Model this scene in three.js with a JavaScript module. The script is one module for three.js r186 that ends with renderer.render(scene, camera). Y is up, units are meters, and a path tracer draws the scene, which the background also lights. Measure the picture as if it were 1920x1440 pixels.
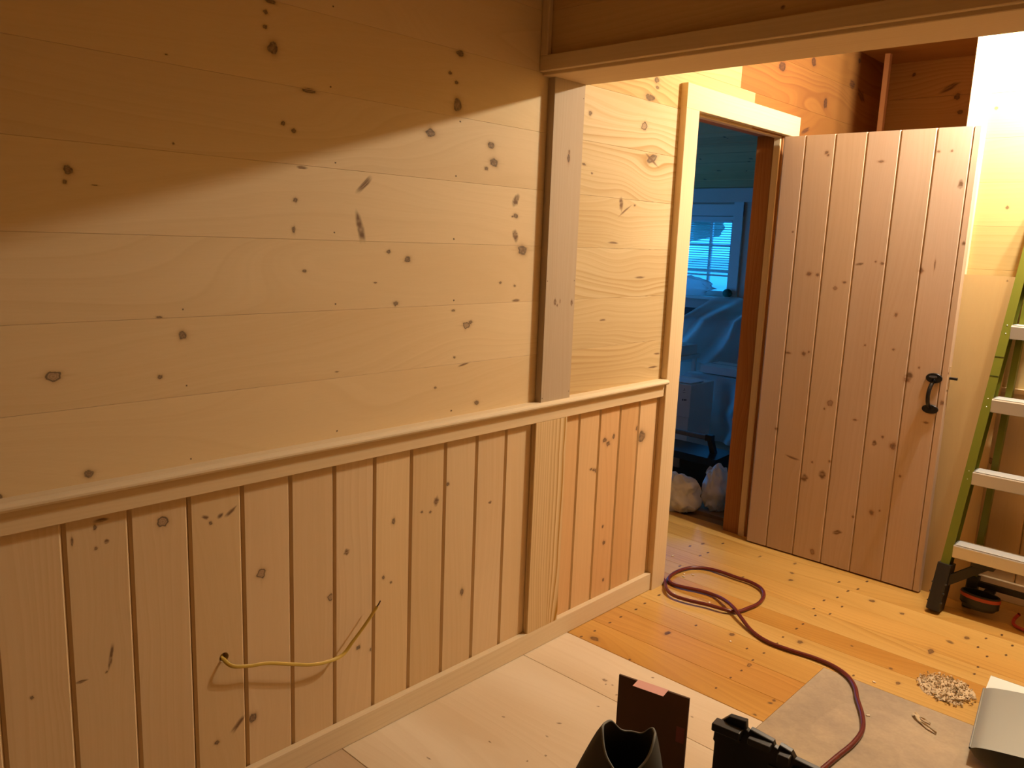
import * as THREE from 'three';
import { mergeGeometries } from 'three/addons/utils/BufferGeometryUtils.js';
import { RoundedBoxGeometry } from 'three/addons/geometries/RoundedBoxGeometry.js';

// ---------------------------------------------------------------- camera, sky, lamp, exposure
const scene = new THREE.Scene();
const camera = new THREE.PerspectiveCamera(2 * Math.atan(720 / 1512) * 180 / Math.PI, 4 / 3, 0.05, 200);
camera.position.set(1.81, 1.5, 0);
camera.rotation.order = 'YXZ';
camera.rotation.set(-10.28 * Math.PI / 180, 42.67 * Math.PI / 180, 2.22 * Math.PI / 180);
scene.add(camera);

// dusk daylight, seen through a camera balanced for warm bulbs: strongly blue
const SKY = new THREE.Color().setRGB(0.25, 3.3, 9.5);
scene.background = SKY;

// the two bulbs of the hall's ceiling fitting (its meshes are built with the objects)
const BULBS = [[1.15, 2.455, -3.63, 27], [1.31, 2.455, -3.63, 12]];
const LAMP_COLOUR = new THREE.Color().setRGB(1.0, 0.94, 0.82);

const renderer = new THREE.WebGLRenderer({ antialias: true });
renderer.toneMapping = THREE.LinearToneMapping;
renderer.toneMappingExposure = 0.328;
renderer.shadowMap.enabled = true;

// ---------------------------------------------------------------- helpers
let seedState = 12345;
function rnd() { seedState = (seedState * 1664525 + 1013904223) >>> 0; return seedState / 4294967296; }
const rr = (a, b) => a + (b - a) * rnd();
const P2 = new Uint16Array(512);
{ const p = [...Array(256).keys()]; for (let i = 255; i > 0; i--) { const j = Math.floor(rnd() * (i + 1)); [p[i], p[j]] = [p[j], p[i]]; } for (let i = 0; i < 512; i++) P2[i] = p[i & 255]; }
function noise(x, y) {   // value noise, 0..1
  const xi = Math.floor(x), yi = Math.floor(y), fx = x - xi, fy = y - yi;
  const u = fx * fx * (3 - 2 * fx), v = fy * fy * (3 - 2 * fy), X = xi & 255, Y = yi & 255, X1 = (X + 1) & 255, Y1 = (Y + 1) & 255;
  const a = P2[P2[X] + Y], b = P2[P2[X1] + Y], c = P2[P2[X] + Y1], d = P2[P2[X1] + Y1];
  return (a + (b - a) * u + (c - a) * v + (a - b - c + d) * u * v) / 255;
}
const toS = (c) => { c = Math.min(1, Math.max(0, c)); return c <= 0.0031308 ? c * 12.92 : 1.055 * Math.pow(c, 1 / 2.4) - 0.055; };
const LUT = new Uint8Array(4097); for (let i = 0; i <= 4096; i++) LUT[i] = Math.round(toS(i / 4096) * 255);
const enc = (c) => LUT[c <= 0 ? 0 : c >= 1 ? 4096 : (c * 4096) | 0];

function finishTexture(data, W, H, srgb = true) {
  const t = new THREE.DataTexture(data, W, H, THREE.RGBAFormat);
  if (srgb) t.colorSpace = THREE.SRGBColorSpace;
  t.wrapS = t.wrapT = THREE.MirroredRepeatWrapping; t.magFilter = THREE.LinearFilter; t.minFilter = THREE.LinearMipmapLinearFilter; t.generateMipmaps = true;
  t.needsUpdate = true; return t;
}
const TINT = [0.97, 1.07, 1.2];
// Sawn pine. a = metres along the picture's u, b = along v. grain 'u' or 'v'. joints: board edges across the grain; tones: one colour factor for each board.
function wood({ W, H, a0, b0, SA, SB, grain = 'u', base, joints = [], tones = [], knots = [], line = 0.07, streak = 0.06, blotch = 0.10, freq = 70, wander = 0.02, seed = 0, knotColour = [0.055, 0.024, 0.010] }) {
  const data = new Uint8Array(W * H * 4);
  const K = knots.filter((k) => k[5] !== 1);
  // how far a knot pushes the grain lines aside, gathered on a coarse grid
  const GW = 256, GH = 256, push = new Float32Array(GW * GH);
  for (const k of K) {
    const s0 = grain === 'u' ? k[0] : k[1], t0 = grain === 'u' ? k[1] : k[0], r = Math.max(k[2], k[3]) * 1.1;
    const ex = r * 5, ey = r * 5;
    const i0 = Math.floor(((k[0] - ex * (grain === 'u' ? 1.4 : 1)) - a0) / SA * GW), i1 = Math.ceil(((k[0] + ex * 1.4) - a0) / SA * GW), j0 = Math.floor((k[1] - ey * 1.4 - b0) / SB * GH), j1 = Math.ceil((k[1] + ey * 1.4 - b0) / SB * GH);
    for (let j = Math.max(0, j0); j < Math.min(GH, j1); j++) for (let i = Math.max(0, i0); i < Math.min(GW, i1); i++) {
      const a = a0 + (i + 0.5) / GW * SA, b = b0 + (j + 0.5) / GH * SB, s = (grain === 'u' ? a : b) - s0, t = (grain === 'u' ? b : a) - t0;
      push[j * GW + i] -= 0.6 * r * Math.tanh(t / r) * Math.exp(-(s * s) / (r * r * 9) - (t * t) / (r * r * 9));
    }
  }
  const pushAt = (u, v) => {
    const x = Math.min(GW - 1.001, Math.max(0, u * GW - 0.5)), y = Math.min(GH - 1.001, Math.max(0, v * GH - 0.5)), i = x | 0, j = y | 0, fx = x - i, fy = y - j, o = j * GW + i;
    return (push[o] * (1 - fx) + push[o + 1] * fx) * (1 - fy) + (push[o + GW] * (1 - fx) + push[o + GW + 1] * fx) * fy;
  };
  const lum = new Float32Array(3);
  for (let j = 0; j < H; j++) {
    const v = (j + 0.5) / H, b = b0 + v * SB;
    for (let i = 0; i < W; i++) {
      const u = (i + 0.5) / W, a = a0 + u * SA;
      const s = grain === 'u' ? a : b; let t = grain === 'u' ? b : a;
      let n = 0; while (n < joints.length && t > joints[n]) n++;
      const tone = tones.length ? tones[n % tones.length] : null, q = n * 7.31 + seed;
      t += pushAt(u, v);
      const w1 = noise(s * 0.9 + q, t * 5 + q * 3.1), w2 = noise(s * 2.6 + q * 1.7, t * 11 - q);
      const tt = t + (w1 - 0.5) * wander * 4 + (w2 - 0.5) * wander;
      const amp = noise(s * 0.7 + q * 2.3, tt * 9 + q);
      const ph = tt * freq + 0.9 * noise(tt * 23 + q, s * 0.3);
      const saw = ph - Math.floor(ph);                                   // early wood fades into late wood, then starts again
      const ring = saw * saw * (saw < 0.93 ? 1 : (1 - saw) / 0.07);
      const st = noise(s * 2.2 + q, tt * 260) - 0.5, bl = noise(s * 1.7 - q, t * 6 + q) - 0.5, fine = noise(s * 30, t * 700) - 0.5;
      const d = -line * ring * (0.25 + 1.5 * amp * amp) + streak * st + 0.03 * fine;
      let r = base[0] * TINT[0] * (1 + d * 0.7 + blotch * bl * 0.7), g = base[1] * TINT[1] * (1 + d + blotch * bl), c = base[2] * TINT[2] * (1 + d * 1.5 + blotch * bl * 1.5);
      if (tone) { r *= tone[0]; g *= tone[1]; c *= tone[2]; }
      const o = (j * W + i) * 4; data[o] = enc(r); data[o + 1] = enc(g); data[o + 2] = enc(c); data[o + 3] = 255;
    }
  }
  const inv = (x) => { x /= 255; return x <= 0.04045 ? x / 12.92 : Math.pow((x + 0.055) / 1.055, 2.4); };
  for (const k of knots) {
    const [ka, kb, ra, rb, ang, type] = k, an = ang * Math.PI / 180, ca = Math.cos(an), sa = Math.sin(an), R = Math.max(ra, rb) * 3.2;
    const i0 = Math.floor((ka - R - a0) / SA * W), i1 = Math.ceil((ka + R - a0) / SA * W), j0 = Math.floor((kb - R - b0) / SB * H), j1 = Math.ceil((kb + R - b0) / SB * H);
    for (let j = Math.max(0, j0); j < Math.min(H, j1); j++) for (let i = Math.max(0, i0); i < Math.min(W, i1); i++) {
      const da = a0 + (i + 0.5) / W * SA - ka, db = b0 + (j + 0.5) / H * SB - kb;
      const x = (da * ca + db * sa) / ra, y = (-da * sa + db * ca) / rb;
      let d = Math.hypot(x, y); const th = Math.atan2(y, x);
      d *= 1 + 0.45 * (noise(Math.cos(th) * 1.7 + ka * 57 + 9, Math.sin(th) * 1.7 + kb * 61 + 9) - 0.5);
      let f = 0, col = knotColour;
      if (type === 1) f = d < 1 ? 0.92 : Math.max(0, 0.92 - (d - 1) * 3);
      else if (type === 2) {                                              // a knot cut lengthwise: brown, streaky, soft at one end
        const e = 1 - Math.min(1, Math.max(0, (d - 0.45) / 0.8)); f = Math.min(0.95, 0.95 * e * e * (3 - 2 * e) * (0.5 + 0.8 * noise(x * 1.2 + 9, y * 5 + ka * 9))); col = [0.15, 0.075, 0.03];
      } else if (type === 3) {                                            // sound round knot: brown heart in a dark ring
        f = d < 0.72 ? 0.6 : d < 1.0 ? 0.82 : Math.max(0, 0.5 * Math.exp(-(d - 1.0) * 3.4)); if (d < 0.72) col = [0.19, 0.09, 0.04]; else if (d > 1.0) col = [0.33, 0.16, 0.055];
        if (d < 0.72) f += 0.12 * Math.sin(d * 16);
      } else { f = d < 1 ? 0.9 - 0.25 * noise(x * 4 + kb * 30, y * 4) : Math.max(0, 0.6 * Math.exp(-(d - 1) * 2.4)); if (d >= 1) col = [0.30, 0.145, 0.05]; else if (d < 0.6) col = [0.11, 0.05, 0.02]; }
      // a dark hair crack of grain left and right of the knot
      if (type !== 1 && type !== 2) { const sl = grain === 'u' ? Math.abs(da) / ra : Math.abs(db) / rb, tl = grain === 'u' ? Math.abs(db) / rb : Math.abs(da) / ra; if (sl > 0.9) f = Math.max(f, 0.45 * Math.exp(-(sl - 0.9) * 1.1) * Math.exp(-tl * tl * 14)); }
      if (f <= 0.004) continue;
      const o = (j * W + i) * 4;
      for (let m = 0; m < 3; m++) data[o + m] = enc(inv(data[o + m]) * (1 - f) + col[m] * f);
    }
  }
  const tex = finishTexture(data, W, H);
  return { tex, a0, b0, SA, SB };
}
function scatter(n, a0, a1, b0, b1, rmin, rmax) { const k = []; for (let i = 0; i < n; i++) { const r = rr(rmin, rmax); k.push([rr(a0, a1), rr(b0, b1), r * rr(1, 1.5), r, rr(-20, 20), [0, 3, 2, 0][Math.floor(rnd() * 4)]]); } return k; }

function std(o) { return new THREE.MeshStandardMaterial({ roughness: 0.6, metalness: 0, ...o }); }
const lin = (r, g, b) => new THREE.Color().setRGB(r, g, b);

// prism: a closed outline [[p,q],...] run along an axis from s0 to s1. Flat faces; uv in metres (u along the axis), then fitted to a texture's frame.
const AX = { x: (s, p, q) => [s, q, p], y: (s, p, q) => [p, s, q], z: (s, p, q) => [p, q, s] };   // x: (p,q)=(z,y)  y: (p,q)=(x,z)  z: (p,q)=(x,y)
function prism(axis, s0, s1, poly, du = 0, dv = 0) {
  const pos = [], uv = [], f = AX[axis];
  const put = (s, pq, u, v) => { pos.push(...f(s, pq[0], pq[1])); uv.push(u, v); };
  const n = poly.length;
  for (let i = 0; i < n; i++) {
    const A = poly[i], B = poly[(i + 1) % n], dp = Math.abs(B[0] - A[0]), dq = Math.abs(B[1] - A[1]), k = dp >= dq ? 0 : 1;
    const va = A[k] + dv, vb = B[k] + dv;
    put(s0, A, s0 + du, va); put(s1, A, s1 + du, va); put(s1, B, s1 + du, vb);
    put(s0, A, s0 + du, va); put(s1, B, s1 + du, vb); put(s0, B, s0 + du, vb);
  }
  const tri = THREE.ShapeUtils.triangulateShape(poly.map(([p, q]) => new THREE.Vector2(p, q)), []);
  for (const [a, b, c] of tri) {
    for (const i of [a, c, b]) put(s0, poly[i], poly[i][0] + du, poly[i][1] + dv);
    for (const i of [a, b, c]) put(s1, poly[i], poly[i][0] + du, poly[i][1] + dv);
  }
  return solid(pos, uv);
}
function solid(pos, uv) {   // non-indexed triangles -> geometry with outward normals
  let vol = 0;
  for (let i = 0; i < pos.length; i += 9) { const [ax, ay, az, bx, by, bz, cx, cy, cz] = pos.slice(i, i + 9); vol += ax * (by * cz - bz * cy) + ay * (bz * cx - bx * cz) + az * (bx * cy - by * cx); }
  if (vol < 0) for (let i = 0, k = 0; i < pos.length; i += 9, k += 6) { for (let m = 0; m < 3; m++) [pos[i + 3 + m], pos[i + 6 + m]] = [pos[i + 6 + m], pos[i + 3 + m]]; for (let m = 0; m < 2; m++) [uv[k + 2 + m], uv[k + 4 + m]] = [uv[k + 4 + m], uv[k + 2 + m]]; }
  const g = new THREE.BufferGeometry();
  g.setAttribute('position', new THREE.Float32BufferAttribute(pos, 3)); g.setAttribute('uv', new THREE.Float32BufferAttribute(uv, 2));
  g.computeVertexNormals(); return g;
}
// metres -> texture frame. sign: -1 when u runs along -axis
function fit(g, T, sign = 1, swap = false) {
  const uv = g.attributes.uv;
  for (let i = 0; i < uv.count; i++) { const u = uv.getX(i), v = uv.getY(i); if (swap) uv.setXY(i, (v * sign - T.a0) / T.SA, (u - T.b0) / T.SB); else uv.setXY(i, (u * sign - T.a0) / T.SA, (v - T.b0) / T.SB); }
  return g;
}
// rectangle with its edges eased: which = list of corner indices to chamfer (0: p0q0, 1: p1q0, 2: p1q1, 3: p0q1)
function rect(p0, p1, q0, q1, c = 0.001, which = [0, 1, 2, 3], c2 = c) {
  const out = [], S = [[p0, q0, c, 0, 0, c2], [p1, q0, 0, c2, -c, 0], [p1, q1, -c, 0, 0, -c2], [p0, q1, 0, -c2, c, 0]];
  S.forEach(([p, q, a, b, d, e], i) => {
    if (!which.includes(i)) { out.push([p, q]); return; }
    if (i === 0) out.push([p, q + c2], [p + c, q]);
    else if (i === 1) out.push([p1 - c, q0], [p1, q0 + c2]);
    else if (i === 2) out.push([p1, q1 - c2], [p1 - c, q1]);
    else out.push([p0 + c, q1], [p0, q1 - c2]);
  });
  return out;
}
function bx(x0, x1, y0, y1, z0, z1) { return prism('x', x0, x1, rect(Math.min(z0, z1), Math.max(z0, z1), y0, y1, 0, [])); }

const taken = {};
function numbered(n) { if (!(n in taken)) { taken[n] = 0; return n; } taken[n]++; return n + '_' + String(taken[n]).padStart(3, '0'); }
function meta(o, label, category, group, kind) { o.userData.label = label; o.userData.category = category; if (group) o.userData.group = group; if (kind) o.userData.kind = kind; return o; }
function thing(name, label, category, [x, y, z] = [0, 0, 0], group, kind) { const g = new THREE.Group(); g.name = numbered(name); g.position.set(x, y, z); scene.add(g); return meta(g, label, category, group, kind); }
function shadows(m) { m.castShadow = true; m.receiveShadow = true; return m; }
// a part: geometry given in world coordinates, moved into its parent's frame
function part(parent, name, geo, mat, label) {
  const m = shadows(new THREE.Mesh(geo, mat)); m.name = name;
  let p = parent, off = new THREE.Vector3(); while (p && p !== scene) { off.add(p.position); p = p.parent; }
  if (off.lengthSq() > 0) geo.translate(-off.x, -off.y, -off.z);
  parent.add(m); if (label) m.userData.label = label; return m;
}
function lone(name, geo, mat, label, category, base, group, kind) {   // a thing that is one mesh
  const m = shadows(new THREE.Mesh(geo, mat)); m.name = numbered(name); if (base) { geo.translate(-base[0], -base[1], -base[2]); m.position.set(...base); }
  scene.add(m); return meta(m, label, category, group, kind);
}
const V = (x, y, z) => new THREE.Vector3(x, y, z);
// outline in a frame, run from A to B
function bar(poly, A, B, hint) {
  const d = B.clone().sub(A), L = d.length(); d.normalize();
  const X = hint.clone().addScaledVector(d, -hint.dot(d)).normalize(), Y = d.clone().cross(X);
  const g = prism('z', 0, L, poly); const m = new THREE.Matrix4().makeBasis(X, Y, d).setPosition(A); g.applyMatrix4(m); g.computeVertexNormals(); return g;
}
function merge(list) { return mergeGeometries(list.map((g) => { const h = g.index ? g.toNonIndexed() : g; for (const k of Object.keys(h.attributes)) if (!['position', 'normal', 'uv'].includes(k)) h.deleteAttribute(k); return h; })); }

// ---------------------------------------------------------------- knots and nail holes: [along, up, half length, half height, tilt, kind]
const K_WALL = [[1.0632,1.9978,0.0056,0.0047,0,0],[1.0612,1.9645,0.0056,0.0047,0,0],[1.0815,1.9209,0.0128,0.0144,0,0],[1.0762,2.024,0.0154,0.0059,0,0],[1.1789,1.839,0.02,0.0051,0,0],[1.1062,1.7525,0.0059,0.005,0,0],[1.1356,1.7384,0.006,0.0051,0,0],[1.1559,1.6523,0.0154,0.0039,0,2],[1.1382,1.5718,0.0061,0.0052,0,0],[1.1328,1.4995,0.0046,0.0066,0,0],[0.8322,1.6756,0.0024,0.0023,0,0],[0.8239,1.86,0.0029,0.0016,0,0],[0.6137,1.6011,0.0091,0.0074,0,0],[0.6053,1.5763,0.004,0.0042,0,0],[0.6634,1.5742,0.0053,0.0011,0,0],[1.3509,1.6262,0.0334,0.0084,40,2],[1.3358,1.5133,0.0123,0.0395,14,2],[1.5794,1.7849,0.0161,0.0117,0,0],[1.827,1.7773,0.014,0.0095,0,0],[1.8412,1.7262,0.0165,0.0112,0,0],[1.8094,1.7058,0.007,0.0048,0,0],[1.6821,1.8778,0.0149,0.0178,0,0],[1.6499,1.9584,0.0062,0.0044,0,0],[1.6758,1.9362,0.0063,0.0044,0,0],[1.6876,2.019,0.0148,0.0073,0,0],[1.6116,2.1353,0.024,0.0056,-30,2],[1.6868,2.1548,0.0188,0.0085,0,0],[1.6608,2.1248,0.0062,0.0042,0,0],[1.9497,1.6196,0.0127,0.0234,-30,2],[1.95,1.5691,0.0102,0.0067,0,0],[1.935,1.5667,0.0038,0.0025,0,0],[1.9511,1.5064,0.0128,0.0187,15,2],[1.9898,1.4608,0.0209,0.0139,0,0],[1.5021,1.4278,0.0099,0.0075,0,0],[1.4344,1.448,0.0066,0.0052,0,0],[1.1628,1.3957,0.0063,0.0034,0,0],[1.389,1.3627,0.0046,0.0022,0,0],[1.4614,1.3027,0.0078,0.0061,0,0],[1.8889,1.3557,0.005,0.0034,0,0],[1.9578,1.3443,0.0052,0.0035,0,0],[1.7418,1.2254,0.0139,0.0101,0,3],[1.76,1.2345,0.007,0.005,0,0],[1.6858,1.2742,0.0067,0.0033,0,0],[1.7992,0.9718,0.0097,0.0071,0,0],[1.6186,1.0408,0.0044,0.0033,0,0],[1.6953,1.1282,0.0045,0.0034,0,0],[1.9683,1.2967,0.0209,0.0053,0,2],[0.5617,1.1808,0.0151,0.01,0,3],[0.8375,1.2493,0.0088,0.0086,0,0],[0.7864,1.2935,0.006,0.0024,0,0],[0.7821,1.1576,0.0049,0.0049,0,0],[0.6199,0.9609,0.0087,0.0083,0,0],[0.4494,0.9444,0.0047,0.0056,0,0],[1.2619,1.1242,0.0052,0.0015,0,0],[1.7373,1.1028,0.0279,0.0034,10,2],[0.8409,1.3094,0.0016,0.0016,0,1],[0.8435,1.1312,0.0017,0.0016,0,1],[0.8477,0.9539,0.0017,0.0017,0,1],[1.2618,0.9592,0.0023,0.002,0,1],[1.257,1.3079,0.0022,0.0018,0,1],[1.2574,1.6731,0.0021,0.0017,0,1],[1.2539,1.4953,0.0022,0.0018,0,1],[1.2431,1.8577,0.0021,0.0017,0,1],[1.2514,2.0507,0.0021,0.0016,0,1],[1.6829,1.6734,0.0028,0.002,0,1],[1.6806,1.4894,0.0028,0.0021,0,1],[1.687,1.3051,0.0029,0.0021,0,1],[1.6875,0.9601,0.003,0.0022,0,1],[1.6946,1.83,0.0028,0.002,0,1]];
const K_WAINSCOT = [[0.7747,0.8143,0.0125,0.0117,0,3],[1.0258,0.6122,0.0123,0.0133,0,3],[1.2399,0.4775,0.0108,0.0097,0,3],[0.8787,0.8003,0.0095,0.0054,-20,2],[0.8919,0.7821,0.0041,0.0041,0,0],[0.9172,0.7954,0.0084,0.0055,30,2],[0.9441,0.7989,0.0185,0.0056,35,2],[0.6442,0.5224,0.0046,0.0286,-12,2],[0.6331,0.4869,0.0023,0.0026,0,0],[0.5782,0.4852,0.0132,0.0038,0,2],[0.6256,0.8365,0.0033,0.0061,0,0],[0.6254,0.7881,0.0033,0.0037,0,0],[0.5776,0.8167,0.0021,0.0096,0,0],[0.6485,0.7983,0.0068,0.0062,0,2],[0.6397,0.8504,0.0156,0.0049,0,2],[0.4796,0.4876,0.003,0.0037,0,0],[0.993,0.2114,0.0093,0.0124,0,0],[0.9515,0.2128,0.0255,0.0077,45,2],[0.8914,0.1867,0.0058,0.006,0,0],[1.4635,0.6509,0.0061,0.0084,0,0],[1.2943,0.5986,0.0092,0.0113,0,2],[1.6333,0.6755,0.0113,0.0159,-15,2],[1.5745,0.6539,0.0044,0.0035,0,0],[1.6097,0.6458,0.0045,0.0035,0,0],[1.4275,0.4814,0.004,0.0051,0,0],[1.4562,0.4574,0.0041,0.0035,0,0],[1.3367,0.288,0.0068,0.006,0,0],[1.3858,0.2647,0.007,0.0061,0,0],[1.7567,0.3329,0.0074,0.0115,0,0],[1.6817,0.7215,0.0069,0.0053,0,0],[1.8773,0.6182,0.0078,0.0057,0,2],[2.5122,0.7338,0.0107,0.0088,0,0],[2.5351,0.7149,0.0108,0.0088,0,0],[2.5717,0.7395,0.0073,0.0089,0,0],[2.4678,0.6185,0.0105,0.0066,0,0],[2.4502,0.624,0.007,0.0044,0,0],[2.4328,0.6294,0.0069,0.0044,0,0],[2.5332,0.3727,0.0059,0.0058,0,0],[2.5476,0.2989,0.0074,0.0082,0,0],[2.4738,0.2169,0.0058,0.007,0,0],[2.5597,0.1367,0.006,0.006,0,0],[2.7703,0.7062,0.0241,0.0233,20,0],[2.7343,0.748,0.0079,0.0092,0,0],[2.512,0.9466,0.007,0.0043,0,0]];
const K_HALL = [[2.6433,1.9315,0.0177,0.0153,0,3],[2.7079,1.8188,0.033,0.0138,20,0],[2.7084,1.8148,0.0513,0.0059,-25,2],[2.3109,1.9357,0.009,0.007,0,0],[2.5266,1.6379,0.0136,0.0252,10,2],[2.553,1.6158,0.0414,0.0039,30,2],[2.7083,2.1086,0.0144,0.0094,0,0],[2.7152,2.0826,0.0109,0.0057,0,0],[2.6733,2.0397,0.032,0.0114,0,0],[2.2902,1.7615,0.009,0.0036,0,0],[2.3384,1.7347,0.0046,0.0027,0,0],[2.6135,1.6387,0.0053,0.003,0,0],[3.7389,2.3325,0.0329,0.0205,0,0],[4.0753,2.4125,0.0247,0.0216,-15,0],[4.2651,2.2447,0.0199,0.0228,-10,0],[4.6551,2.5192,0.015,0.0105,0,0],[4.5871,2.3868,0.0368,0.0211,0,2],[4.7325,2.3474,0.0618,0.0244,-20,2],[2.843,1.05,0.0244,0.0045,0,2],[2.8219,0.9959,0.0363,0.0045,0,2],[2.6813,1.3656,0.0334,0.0042,0,2],[2.4523,1.2083,0.0202,0.004,0,2],[4.0557,2.0824,0.0498,0.0125,20,2],[2.4907,1.4958,0.0337,0.0039,0,2]];
const K_DOOR = [[0.1198,1.5773,0.0045,0.0043,0,0],[0.2187,1.3853,0.0102,0.0099,0,0],[0.2597,1.3834,0.0072,0.007,0,0],[0.3499,1.3274,0.0084,0.0083,0,3],[0.3886,1.3564,0.0082,0.0041,0,0],[0.4472,1.442,0.0187,0.0054,10,2],[0.516,1.4562,0.0039,0.004,0,0],[0.5455,1.4496,0.0077,0.0053,0,0],[0.6292,1.2296,0.0063,0.008,0,0],[0.6356,1.0763,0.0051,0.004,0,0],[0.7094,1.4266,0.0085,0.0103,0,0],[0.7604,1.4551,0.0024,0.0191,0,0],[0.7148,0.9674,0.0161,0.0214,0,2],[0.7069,0.9486,0.0112,0.0094,0,0],[0.7509,1.0103,0.0037,0.004,0,0],[0.1569,1.0016,0.0136,0.0044,0,0],[0.2337,1.0068,0.0088,0.0087,0,0],[0.2577,1.0185,0.0044,0.0043,0,0],[0.3845,0.7917,0.0127,0.0144,0,3],[0.3605,0.7597,0.0043,0.0043,0,0],[0.5069,0.732,0.0081,0.0042,0,0],[0.1338,0.6188,0.0062,0.0061,0,0],[0.6031,0.6418,0.0105,0.014,0,2],[0.6364,0.6769,0.0052,0.0055,0,0],[0.6838,0.6428,0.0115,0.0138,0,0],[0.3005,0.4033,0.0178,0.0195,0,2],[0.3849,0.4399,0.0172,0.0221,0,2],[0.3304,0.491,0.0044,0.0044,0,0],[0.412,0.5136,0.0057,0.0058,0,0],[0.6283,0.3163,0.0092,0.01,0,0],[0.6627,0.3343,0.0039,0.0042,0,0],[0.7301,0.5147,0.005,0.0055,0,0],[0.4835,0.179,0.0252,0.0103,20,2],[0.3777,0.049,0.0103,0.0122,0,3],[0.5486,0.2741,0.0055,0.0058,0,0],[0.8617,0.8722,0.0082,0.0092,0,0],[0.8066,0.7749,0.0097,0.004,0,0],[0.5125,1.0808,0.004,0.0041,0,0],[0.2299,0.4919,0.0378,0.006,-10,2],[0.8599,1.5474,0.008,0.0099,0,2],[0.8185,1.7872,0.0114,0.0171,0,2],[0.2431,1.9373,0.0074,0.0071,0,0],[0.2518,1.9252,0.0049,0.0047,0,0],[0.489,1.889,0.0113,0.0045,0,0],[0.7179,1.9224,0.0062,0.0043,0,0],[0.7688,1.9224,0.0041,0.0043,0,0]];
const K_FLOOR = [[-0.1037,3.5612,0.007,0.0148,0,0],[0.1766,3.6246,0.0041,0.0121,0,0],[0.3358,3.6694,0.006,0.0121,0,0],[0.3753,3.5475,0.0085,0.0091,0,0],[0.4072,3.4657,0.0083,0.0108,0,0],[0.7508,3.5203,0.0104,0.0125,0,0],[0.8849,3.4897,0.0084,0.01,0,0],[1.1414,3.4569,0.0085,0.0131,0,0],[1.103,3.3679,0.0157,0.0127,-12,2],[1.0732,3.2285,0.0098,0.0203,0,0],[0.2964,2.5979,0.0049,0.0084,0,0],[0.4748,2.779,0.0098,0.0135,0,0],[0.6886,2.9209,0.0093,0.0125,0,0],[0.6338,2.6123,0.0072,0.0119,0,3],[0.7989,2.4322,0.0085,0.0102,-30,2],[0.8012,2.4571,0.0057,0.0069,0,0],[0.7951,2.3314,0.0055,0.0042,0,0],[0.8431,3.0416,0.0049,0.0048,0,0],[1.0083,2.9779,0.0073,0.006,0,0],[1.0617,2.8875,0.0065,0.0098,0,0],[0.1263,2.3492,0.0169,0.0134,0,0],[0.2942,2.5995,0.0087,0.015,0,0],[0.0792,2.8698,0.0038,0.0078,0,1],[0.0842,2.7545,0.0037,0.0073,0,1],[-0.029,3.218,0.0041,0.0094,0,1],[-0.031,3.4061,0.0043,0.0103,0,1],[-0.1315,3.4807,0.0044,0.0109,0,1],[-0.0241,3.4714,0.0043,0.0106,0,1],[-0.0353,3.643,0.0045,0.0115,0,1],[0.2386,3.3278,0.0041,0.0095,0,1],[0.5704,3.6139,0.0041,0.0102,0,1],[0.6373,3.5454,0.004,0.0098,0,1],[0.6607,3.6022,0.0041,0.01,0,1],[0.6581,3.721,0.0041,0.0106,0,1],[0.6018,3.3654,0.0039,0.009,0,1],[0.6305,3.4411,0.0039,0.0093,0,1],[0.6049,3.2523,0.0038,0.0085,0,1],[0.6356,3.1934,0.0037,0.0082,0,1],[0.673,3.253,0.0038,0.0084,0,1],[0.6807,3.3633,0.0038,0.0089,0,1],[0.6324,3.078,0.0036,0.0078,0,1],[0.6314,3.0193,0.0036,0.0075,0,1],[0.6245,2.9101,0.0035,0.0071,0,1],[0.6312,2.8429,0.0035,0.0068,0,1],[0.6302,2.7349,0.0034,0.0064,0,1],[0.6256,2.6553,0.0033,0.0061,0,1],[0.5696,2.7181,0.0034,0.0065,0,1],[0.6317,2.5536,0.0032,0.0058,0,1],[0.6278,2.4811,0.0032,0.0055,0,1],[0.6257,2.3815,0.0031,0.0052,0,1],[0.6169,2.3092,0.003,0.0049,0,1],[0.6174,2.2456,0.003,0.0047,0,1],[1.1926,3.4067,0.0036,0.0082,0,1],[1.1964,3.5115,0.0036,0.0086,0,1],[1.235,3.5942,0.0037,0.0089,0,1],[1.2861,3.5234,0.0036,0.0085,0,1],[1.2862,3.4176,0.0035,0.0081,0,1],[1.237,3.3493,0.0035,0.0079,0,1],[1.2337,3.2333,0.0034,0.0074,0,1],[1.2378,3.1665,0.0033,0.0072,0,1],[1.2431,3.0595,0.0032,0.0067,0,1],[0.9299,2.8243,0.0033,0.0063,0,1],[0.3374,2.7399,0.0036,0.0069,0,1],[0.0799,2.8688,0.0041,0.0082,0,1],[0.0834,2.7541,0.004,0.0077,0,1],[0.0898,2.679,0.004,0.0074,0,1],[0.0871,2.5765,0.0039,0.007,0,1],[0.0865,2.5021,0.0038,0.0067,0,1],[0.0871,2.4017,0.0037,0.0063,0,1],[0.0797,2.3255,0.0037,0.006,0,1],[0.0738,2.2563,0.0036,0.0057,0,1],[0.3086,2.3203,0.0035,0.0057,0,1]];
const K_END = [[0.3533,2.4079,0.0492,0.0171,25,2],[0.3998,2.3587,0.0135,0.017,0,0],[0.4236,2.2753,0.0135,0.0114,0,0],[0.1589,2.4978,0.0086,0.0088,0,0]];
const K_FAR = [[0.8568,2.1156,0.006,0.0065,0,0],[0.9515,1.7058,0.0059,0.0066,0,0],[0.8389,2.4386,0.004,0.0043,0,0]];

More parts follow.
